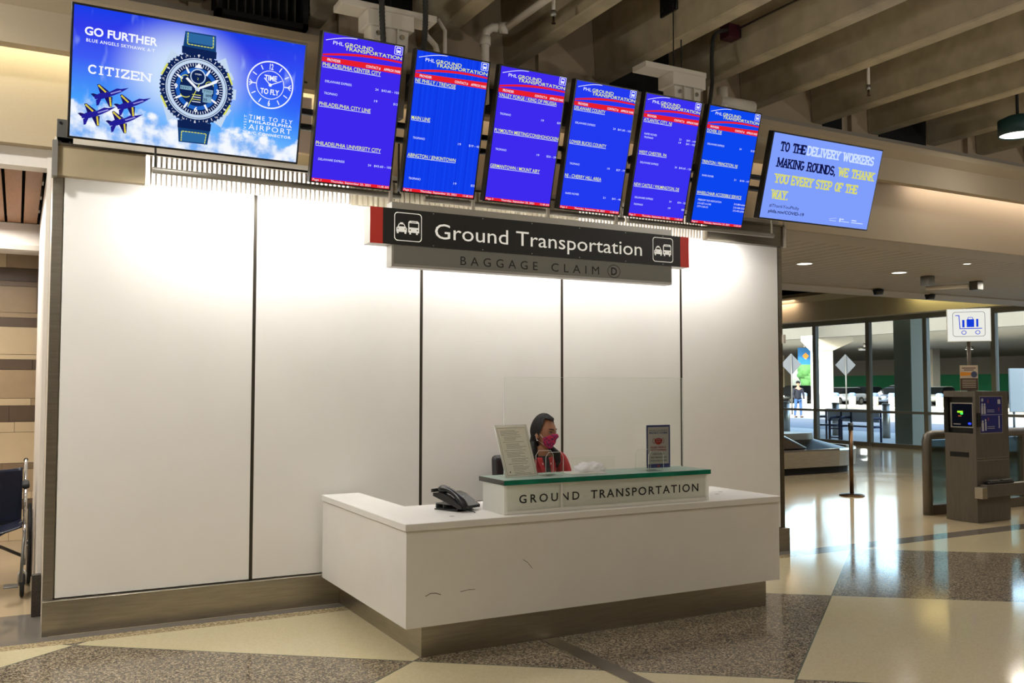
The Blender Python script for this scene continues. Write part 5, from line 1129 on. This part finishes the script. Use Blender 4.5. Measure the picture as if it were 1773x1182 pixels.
f.line([(-.135, .112), (-.100, .112), (-.092, -.040), (.132, -.040)], .009, SBL, 1); f.rect(-.022, -.024, .055, .066, SBL, 1); f.rect(-.068, -.026, -.044, .060, SBL, 1); f.rect(.076, -.022, .098, .068, SBL, 1); f.rrect(-.008, .060, .042, .088, .012, .006, SBL, 1)
for x in (-.052, .090): f.annulus(x, -.085, .026, .024, .007, SBL, 1, 24)
f.build('pictogram', sb)
b = B(); b.box(9.42, 9.52, 6.58, 6.60, 1.4505, 1.456); b.build('leaflet_base', M_black, t)
t = thing('kiosk_notice', 'small tan and orange notice card standing on top of the cart kiosk', 'notice', (9.47, 6.62, 1.451))
axn = ax; sc = Vector((9.47, 6.64, 1.60)); b = B(); b.obox(sc, axn, Vector((0, 0, 1)), nn, .092, .142, .003); b.build('card', mat('tan_card', (206, 188, 168), .6), t)
f = Flat(sc+nn*.0035, axn, (0, 0, 1), nn, .0006); f.rect(-.09, -.14, .09, -.005, mat('notice_brown', (78, 62, 50), .6), 1); f.poly([(-.088, .02), (-.088, .065), (.02, .060), (.05, .045), (.0, .028)], mat('notice_orange', (230, 150, 40), .5), 2); f.ell(.052, .038, .032, .036, mat('notice_slate', (70, 80, 110), .5), 3, 20)
f.rect(-.07, .105, .07, .115, MATS['notice_brown'], 1); f.rect(-.05, .085, .05, .094, MATS['notice_brown'], 1)
for k in range(5): f.rect(-.07, -.03-.02*k, .07, -.024-.02*k, MATS['tan_card'], 2)
f.build('print', t)
t = thing('cart_dock_rail', 'low steel luggage cart dock rail sticking out to the right of the kiosk', 'rail', (10.3, 6.42, .3))
b = B(); b.box(9.36, 12.4, 6.38, 6.46, .285, .425, .004, 1); b.build('rail', M_kiosk, t)
b = B(); b.box(9.27, 9.355, 6.37, 6.465, .275, .40, .003, 1); b.build('end_bracket', M_steel, t)
b = B(); b.box(9.40, 9.86, 6.385, 6.45, .426, .455, .01); b.build('cart_handle', M_black, t)
for x in (9.44, 9.66):
    b = B(); b.box(x, x+.17, 6.39, 6.445, .4555, .472, .007); b.build('handle_pad', M_alu_d, t)
for x in (10.6, 12.2):
    b = B(); b.box(x, x+.06, 6.39, 6.45, .003, .284); b.build('post', M_kiosk, t)
# glass balustrade
t = thing('glass_balustrade', 'steel framed glass balustrade passing behind the cart kiosk', 'balustrade', (10.5, 7.17, 0))
b = B(); b.tube([(9.42, 7.17, .004), (9.42, 7.17, .86), (9.44, 7.17, .91), (9.50, 7.17, .93), (13.8, 7.17, .93)], .055, 14); b.build('handrail', M_kiosk, t)
for x in (11.2, 12.6):
    b = B(); b.box(x, x+.06, 7.14, 7.20, .003, .88); b.build('post', M_kiosk, t)
for x0, x1 in ((9.48, 11.19), (11.27, 12.59), (12.67, 13.8)):
    b = B(); b.box(x0, x1, 7.165, 7.175, .12, .87); b.build('glass_pane', M_glass2, t)
b = B(); b.box(9.44, 13.8, 7.12, 7.22, .003, .115, .004, 1); b.build('base_rail', M_kiosk, t)
# stanchion
t = thing('queue_stanchion', 'slim brass-brown queue post with a round base on the shiny floor', 'stanchion', (10.143, 8.915, 0))
b = B(); b.lathe([(.001, .001), (.168, .001), (.168, .010), (.15, .022), (.04, .034), (.001, .034)], (10.143, 8.915, 0), 32); b.build('base', mat('antique_brass', (92, 70, 48), .32, .9), t)
b = B(); b.cyl((10.143, 8.915, .034), (10.143, 8.915, .90), .028, seg=16); b.build('post', mat('antique_brass', (92, 70, 48)), t)
b = B(); b.cyl((10.143, 8.915, .90), (10.143, 8.915, 1.0), .034, seg=16); b.build('belt_head', M_black, t)
# carousel
t = thing('baggage_carousel', 'stainless rimmed baggage carousel with a rounded end, half hidden by the panel wall', 'carousel', (11, 12.3, 0))
def cap_(r, x1=12.55, xb=4.0, cy=12.35, n_=20): return [(xb, cy-r)]+[(x1+r*math.sin(R(a)), cy-r*math.cos(R(a))) for a in [180*i/n_ for i in range(n_+1)]]+[(xb, cy+r)]
def loop(b, r0, z0, r1, z1, **k):
    p0 = cap_(r0); p1 = cap_(r1); n_ = len(p0)
    for i in range(n_-1): b.face([(p0[i][0], p0[i][1], z0), (p0[i+1][0], p0[i+1][1], z0), (p1[i+1][0], p1[i+1][1], z1), (p1[i][0], p1[i][1], z1)], True)
b = B(); loop(b, .93, .004, .93, .13); b.build('plinth', M_blackm, t)
b = B(); loop(b, 1.06, .13, 1.08, .40); loop(b, 1.06, .13, .93, .13); b.build('skirt', M_steel, t)
b = B(); loop(b, 1.08, .40, 1.07, .43); loop(b, 1.07, .43, .98, .43); loop(b, .98, .43, .97, .39); b.build('rim', M_chrome, t)
b = B(); loop(b, .97, .385, .35, .55); b.build('belt', M_black, t)
b = B(); loop(b, .35, .55, .33, .66); loop(b, .33, .66, .0, .66); b.build('inner_ridge', M_steel_d, t)
M_bs = mat('brown_steel', (84, 70, 58), .4, .6)
for y in (11.50, 12.9):
    b = B(); b.prism([(9.6, .44), (11.95, .44), (9.6, 1.38)], 'Y', y, y+.03); b.build('chute_side', M_bs, t)
    b = B(); b.tube([(11.98, y+.015, .44), (9.6, y+.015, 1.40)], .022); b.build('chute_edge', M_chrome, t)
b = B(); b.face([(11.9, 11.53, .44), (11.9, 12.9, .44), (9.6, 12.9, 1.30), (9.6, 11.53, 1.30)]); b.build('chute_belt', M_black, t)

# ================================================================== WINDOW WALL
ym = [24.6, 22.9, 21.2, 19.5, 17.86, 16.10, 14.43, 12.70, 11.0, 9.3, 7.5]
for i in range(len(ym)-1):
    y1, y0 = ym[i], ym[i+1]
    b = B(); b.m(mat('window_frame_paint', (134, 132, 124), .5))
    b.box(18.96, 19.08, y0-.055, y0+.055, 0, 3.25); b.box(18.97, 19.07, y0+.055, y1-.055, 0, .10); b.box(18.97, 19.07, y0+.055, y1-.055, 3.13, 3.25); b.box(18.955, 19.075, y0+.055, y1-.055, .84, .90)
    b.m(M_glass); b.face([(19.02, y0+.05, .1), (19.02, y1-.05, .1), (19.02, y1-.05, .84), (19.02, y0+.05, .84)]); b.face([(19.02, y0+.05, .9), (19.02, y1-.05, .9), (19.02, y1-.05, 3.13), (19.02, y0+.05, 3.13)])
    struct('window_%d' % (i+1), b)
b = B(); b.prism([(18.6, 3.25), (18.6, 3.76), (18.42, 3.92), (18.38, 3.88), (18.36, 3.90), (18.40, 3.99), (19.1, 3.99), (19.1, 3.25)], 'Y', 7.4, 29.8); struct('wall_window_fascia', b, M_paint)
b = B(); b.box(18.9, 19.1, 7.3, 29.8, 3.995, 4.96); struct('wall_window_head', b, M_dark)
# ================================================================== OUTSIDE
M_conc = mat('pale_pavement', (176, 172, 164), .9, noise_amt=.05, noise_scale=.6); M_road = mat('asphalt_road', (120, 122, 126), .9, noise_amt=.05, noise_scale=.8); M_cw = mat('white_concrete', (214, 212, 204), .85); M_cg = mat('grey_concrete', (150, 148, 142), .9); M_cd = mat('dark_soffit', (70, 70, 72), .9)
b = B(); b.box(19.2, 140, -60, 160, -.30, -.02); struct('ground', b, M_conc)
b = B(); b.box(25.5, 33, -60, 160, -.0195, -.015); struct('road', b, M_road)
b = B(); b.box(57.2, 75, -60, 160, -.0195, -.015); struct('road_far', b, M_road)
b = B(); b.box(53.6, 57.2, -40, 140, -.0195, .10, .02); struct('kerb_island', b, M_cw)
b = B(); b.box(19.2, 22.5, -20, 60, 4.75, 5.15)
for k in range(40): b.box(19.4, 22.5, 6+.6*k, 6.25+.6*k, 4.68, 4.75)
struct('canopy_roof', b, M_cg)
b = B(); b.box(19.5, 19.97, 15.23, 15.74, -.02, 4.7); struct('canopy_column', b, mat('canopy_column_paint', (146, 142, 124), .7))
b = B(); b.box(19.6, 20.1, 9.2, 9.7, -.02, 4.7); struct('canopy_column', b, MATS['canopy_column_paint'])
# overpass
b = B(); b.box(46.6, 96, -30, 170, 4.85, 5.55); struct('overpass_deck', b, M_cg)
b = B(); b.box(46.2, 46.6, -30, 170, 4.70, 5.60); struct('overpass_parapet', b, mat('parapet_concrete', (74, 74, 71), .9, noise_amt=.06, noise_scale=.5))  # concrete tone darkened so the sunlit face stays grey
for y in (43.3, 25.0, 62.0, 82.0):
    b = B(); b.box(46.7, 47.7, y, y+1.0, -.02, 4.4); b.prism([(46.7, 3.9), (47.7, 3.9), (49.6, 4.55), (49.6, 4.849), (45.9, 4.849), (45.9, 4.5)], 'Y', y-.05, y+1.05); struct('overpass_column', b, M_cw)
for y in (36, 54, 72, 92):
    b = B(); b.box(72, 73, y, y+1.2, -.02, 4.849); struct('overpass_column', b, M_cg)
b = B(); b.m(mat('garage_grey', (116, 120, 128), .9)).box(95.5, 96, -30, 89, 2.9, 4.849); b.m(mat('garage_green', (10, 112, 92), .8)).box(95.4, 96, -30, 89, .9, 2.9); b.m(M_cd).box(95.5, 96, -30, 89, -.02, .9)
struct('garage_wall', b)
for i, (y, h) in enumerate(((121, 4.6), (112.5, 4.9), (104, 4.5))):
    t = thing('tree', ('leftmost of the green trees glimpsed beyond the overpass', 'middle of the green trees glimpsed beyond the overpass', 'right of the green trees glimpsed beyond the overpass')[i], 'tree', (112, y-6, 0), 'trees beyond the overpass')
    b = B(); b.cyl((112, y-6, -.02), (112, y-6, 2.2), .22, .15); b.build('trunk', mat('bark', (70, 56, 44), .9), t)
    b = B()
    for k in range(14):
        a = random.uniform(0, 6.3); r = random.uniform(0, 1.4); c = (112+r*math.cos(a), y-6+r*math.sin(a), random.uniform(2.0, h)); b.sphere(c, random.uniform(.8, 1.5), 12, fn=lambda p: p+Vector((noise.noise(p*1.7), noise.noise(p*1.7+Vector((9, 0, 0))), noise.noise(p*1.7+Vector((0, 9, 0)))))*.5)
    b.build('crown', mat('leaves', (52, 96, 46), .8, noise_amt=.3, noise_scale=3), t)
for i, (x, y) in enumerate(((54, 51.5), (58, 49.2), (63, 54), (70, 49), (56, 44))):
    t = thing('soffit_lamp', ('round lamp under the overpass above the standing man', 'round lamp under the overpass right of the second mullion', 'round lamp under the overpass deeper behind the bright column', 'round lamp deep under the overpass beside the cart kiosk sign', 'round lamp under the overpass near the grey canopy column')[i], 'lamp', (x, y, 4.8), 'lamps under the overpass')
    b = B(); b.cyl((x, y, 4.62), (x, y, 4.849), .34, seg=20); b.build('housing', M_alu, t); b = B(); b.cyl((x, y, 4.60), (x, y, 4.619), .30, seg=20); b.build('diffuser', M_lampface, t)
    lamp('soffit_lamp_light', 'AREA', (x, y, 4.55), 380, (1, .98, .94), rot=(0, 0, 0), shape='DISK', size=.6)
# parked cars
def car(label, loc, rz, col, suv=1.0):
    t = thing('parked_car', label, 'car', (0, 0, 0), 'cars parked under the overpass'); h = 1.45*suv
    cm = mat('car_paint_%d_%d_%d' % col, col, .25, .3, coat=.6); gl = mat('car_glass', (20, 26, 32), .08)
    low = [(-2.25, .32), (2.25, .32), (2.32, .55), (2.22, .78), (1.15, .92), (-1.95, .95), (-2.28, .82), (-2.32, .5)]
    b = B(); b.prism(low, 'Y', -.88, .88); bmesh.ops.bevel(b.bm, geom=b.bm.edges[:], offset=.07, segments=2, affect='EDGES')
    for f_ in b.bm.faces: f_.smooth = True
    b.build('body', cm, t)
    b = B(); p0 = [(-2.0, .93), (1.2, .90), (.35, h-.06), (-.1, h), (-1.2, h), (-1.7, h-.1)]; b.prism(p0, 'Y', -.78, .78)
    for v in b.bm.verts: v.co.y *= 1-.14*max(0, (v.co.z-.93)/(h-.93))
    b.build('cabin_glass', gl, t)
    b = B(); b.prism([(.30, h-.05), (-.1, h+.02), (-1.2, h+.02), (-1.62, h-.07), (-1.2, h-.03), (-.1, h-.03)], 'Y', -.70, .70); b.build('roof', cm, t)
    for sx_ in (-1, 1):
        for x in (-1.4, 1.42):
            b = B(); b.cyl((x, sx_*.70, .33), (x, sx_*.90, .33), .33, seg=20); w_ = b.build('wheel', M_rubber, t); b = B(); b.cyl((x, sx_*.895, .33), (x, sx_*.91, .33), .20, seg=14); b.build('hubcap', M_alu, w_)
        b = B(); b.box(2.20, 2.30, sx_*.62-.2, sx_*.62+.2, .62, .76, .02); b.build('headlamp', mat('headlamp', (226, 230, 232), .15), t)
    b = B(); b.box(2.27, 2.335, -.45, .45, .48, .64, .01); b.build('grille', M_black, t)
    t.location = loc; t.rotation_euler = (0, 0, rz); return t
car('silver car left of the second dark mullion under the overpass', (60.3, 53.9, -.015), R(185), (206, 212, 220))
car('dark grey car behind the diamond sign under the overpass', (66.0, 56.6, -.015), R(185), (84, 92, 108), 1.05)
car('white car with large windows right of the second mullion', (66.2, 53.0, -.015), R(185), (220, 224, 228), 1.12)
car('slate blue car just left of the grey canopy column', (62.6, 50.6, -.015), R(185), (120, 138, 166))
car('white car seen past the right side of the grey canopy column', (65.8, 49.0, -.015), R(195), (226, 230, 234), 1.05)
car('black car farthest left behind the standing man', (59.5, 58.4, -.015), R(185), (22, 24, 28), 1.1)
car('black car second from the left behind the standing man', (62.5, 61.8, -.015), R(185), (30, 32, 38))
# white bollards
b0 = None
for i, (x, y) in enumerate(((55.2, 49.9), (56.37, 49.34), (56.27, 47.16), (55.83, 45.28), (53.9, 51.9), (54.8, 51.0), (56.4, 41.8), (56.6, 40.4))):
    lb = ('white bollard right of the bright overpass column', 'white bollard right of the diamond sign pole', 'white bollard right of the second mullion', 'white bollard left of the grey canopy column', 'white bollard left of the standing man', 'white bollard right of the standing man', 'white bollard just left of the cart kiosk', 'white bollard farthest right beside the cart kiosk')[i]
    if b0 is None:
        b0 = thing('bollard', lb, 'bollard', (0, 0, 0), 'white bollards on the island'); b = B(); b.cyl((0, 0, 0), (0, 0, .80), .25, seg=20); b.build('shaft', M_cw, b0); b = B(); b.lathe([(.255, .68), (.265, .68), (.265, .86), (.15, .94), (.001, .94)], (0, 0, 0), 20); b.build('blue_cap', mat('bollard_blue', (120, 150, 200), .5), b0); b0.location = (x, y, .10)
    else: dup(b0, (x, y, .10), label=lb)
# diamond signs
for i, (x, y, z) in enumerate(((37.29, 36.75, 2.72), (39.9, 35.33, 2.68))):
    t = thing('diamond_sign', ('grey back of a diamond road sign behind the standing man', 'grey back of a diamond road sign beside the bright column')[i], 'road sign', (x, y, -.02), 'diamond road signs'); k = Vector((.88, -.476, 0)); nn2 = Vector((-.476, -.88, 0))
    b = B(); b.cyl((x, y, -.02), (x, y, z+.5), .035); b.build('pole', M_alu_d, t)
    c = Vector((x, y, z))+nn2*-.05; b = B(); vs = [c+k*.56, c+Vector((0, 0, .60)), c-k*.56, c-Vector((0, 0, .60))]; b.face(vs); b.face([v-nn2*.01 for v in vs[::-1]]); b.build('sign_plate', mat('sign_back', (70, 73, 78), .6), t)
t = thing('blue_sign', 'blue sign with an orange diamond hanging under the overpass', 'road sign', (50.1, 48.0, 3.0)); b = B(); b.box(-.55, .55, -.02, .02, 3.1, 4.3)
for v in b.bm.verts: v.co = Matrix.Rotation(R(-28), 3, 'Z') @ v.co + Vector((50.1, 48.0, 0))
b.build('sign_plate', mat('sign_cyan_blue', (30, 104, 176), .5), t); b = B(); b.prism([(-.25, 3.7), (0, 3.45), (.25, 3.7), (0, 3.95)], 'Y', -.03, -.021); 
for v in b.bm.verts: v.co = Matrix.Rotation(R(-28), 3, 'Z') @ v.co + Vector((50.1, 48.0, 0))
b.build('emblem', mat('sign_orange', (214, 140, 60), .5), t); b = B(); b.cyl((50.1, 48.0, 4.3), (50.1, 48.0, 4.849), .04); b.build('hanger', M_alu_d, t)
# stainless posts
t = thing('pavement_post', 'brushed steel pavement post right of the blue bench', 'bollard', (22.66, 18.6, -.02), 'steel pavement posts'); b = B(); b.cyl((22.66, 18.6, -.02), (22.66, 18.6, .95), .11, seg=20); b.build('shaft', M_steel, t); b = B(); b.lathe([(.11, .95), (.12, .97), (.11, 1.0), (.001, 1.0)], (22.66, 18.6, 0), 20); b.build('cap', M_steel_d, t)
dup(t, (22.32, 22.25, -.02), label='brushed steel pavement post at the far left window pane')
dup(t, (22.5, 20.35, -.02), label='brushed steel pavement post behind the queue stanchion')
# bench
t = thing('street_bench', 'navy blue tubular metal bench on the pavement outside the window', 'bench', (20.4, 18.2, -.02)); M_nb = mat('navy_metal', (18, 26, 66), .4, .3); M_mesh = mat('bench_mesh', (214, 216, 222), .5)
for y in (17.1, 18.1, 18.45, 19.0):
    b = B(); b.tube([(20.15, y, -.02), (20.15, y, .55), (20.20, y, .62), (20.30, y, .64), (20.62, y, .64)], .035); b.tube([(20.62, y, -.02), (20.62, y, .86)], .03); b.tube([(20.15, y, .40), (20.62, y, .40)], .025); b.build('arm_frame', M_nb, t)
b = B(); b.box(20.12, 20.58, 17.12, 18.08, .40, .44, .005); b.box(20.12, 20.58, 18.47, 18.98, .40, .44, .005); b.build('seat', M_nb, t)
b = B(); b.box(20.615, 20.63, 17.15, 18.95, .52, .80); b.build('back_panel', M_mesh, t); b = B(); b.tube([(20.62, 17.1, .84), (20.62, 19.0, .84)], .03); b.build('top_rail', M_nb, t); b = B(); b.tube([(20.15, 18.1, .08), (20.15, 18.45, .08)], .02); b.tube([(20.15, 18.1, .33), (20.15, 18.45, .33)], .02); b.build('tie_bar', M_nb, t)
# white board outside right
t = thing('white_notice_board', 'large blank white board on legs outside at the right edge', 'board', (25.0, 16.0, -.02)); k = Vector((.88, -.476, 0)); b = B(); b.obox((25.35, 15.86, 1.40), k, (0, 0, 1), (-.476, -.88, 0), .62, .62, .03, .02); b.build('panel', M_cw, t)
for d in (-.5, .5): b = B(); c = Vector((25.35, 15.86, 0))+k*d; b.cyl((c.x, c.y, -.02), (c.x, c.y, .79), .03); b.build('leg', M_alu_d, t)
# standing man
t = thing('person', 'standing man in a dark jacket and blue jeans outside the left window pane', 'person', (33.8, 32.9, -.02)); q = Vector((33.8, 32.9, -.02))
def mp_(x, y, z, *r): p = q+Vector((.88*x-.476*y, -.476*x-.88*y, z)); return (p.x, p.y, p.z)+r
nodes = [mp_(0, 0, .95, .16, .12), mp_(0, 0, 1.2, .15, .11), mp_(0, 0, 1.42, .13, .10), mp_(0, .01, 1.53, .055), mp_(.19, 0, 1.40, .06), mp_(.26, .02, 1.12, .048), mp_(.24, .14, .90, .04), mp_(-.19, 0, 1.40, .06), mp_(-.26, .02, 1.12, .048), mp_(-.22, .16, .95, .04),
         mp_(.10, 0, .88, .09), mp_(.12, .01, .48, .06), mp_(.13, -.01, .08, .045), mp_(.14, .14, .045, .04), mp_(-.10, 0, .88, .09), mp_(-.15, .02, .48, .06), mp_(-.18, .01, .08, .045), mp_(-.20, .15, .045, .04), mp_(0, .02, 1.66, .138, .118), mp_(0, .02, 1.74, .098)]
ee = [(0, 1), (1, 2), (2, 3), (2, 4), (4, 5), (5, 6), (2, 7), (7, 8), (8, 9), (0, 10), (10, 11), (11, 12), (12, 13), (0, 14), (14, 15), (15, 16), (16, 17), (3, 18), (18, 19)]
def clo(name, idx, k, m, dz=0):
    im = {a: i for i, a in enumerate(idx)}; me = body_skin([nodes[a][:2]+(nodes[a][2]+(dz if a == 0 else 0),)+tuple(r*k for r in nodes[a][3:]) for a in idx], [(im[a], im[c]) for a, c in ee if a in im and c in im]); me.transform(Matrix.Translation(-ORG[t])); me.name = name; me.materials.clear(); me.materials.append(m)
    o = bpy.data.objects.new(name, me); COL.objects.link(o); o.parent = t
clo('body', list(range(20)), .72, mat('tan_skin', (176, 130, 104), .55)); clo('jacket', [0, 1, 2, 4, 5, 6, 7, 8, 9], 1.22, mat('dark_navy_jacket', (26, 28, 40), .8), -.10); clo('jeans', [0, 10, 11, 12, 14, 15, 16], 1.12, mat('blue_jeans', (62, 96, 142), .85), .06)
b = B(); c = Vector(mp_(0, .0, 1.72)[:3]); b.sphere(c, .105, 16, (1, 1, .85)); b.build('hair', M_hair, t)
for sx_ in (-1, 1):
    b = B(); c = Vector(mp_(sx_*.145, .06, .04)[:3]); b.sphere(c, .06, 12, (1, 1.6, .7)); b.build('shoe', M_blackm, t)
for o in (txt_ob,): bpy.data.objects.remove(o)
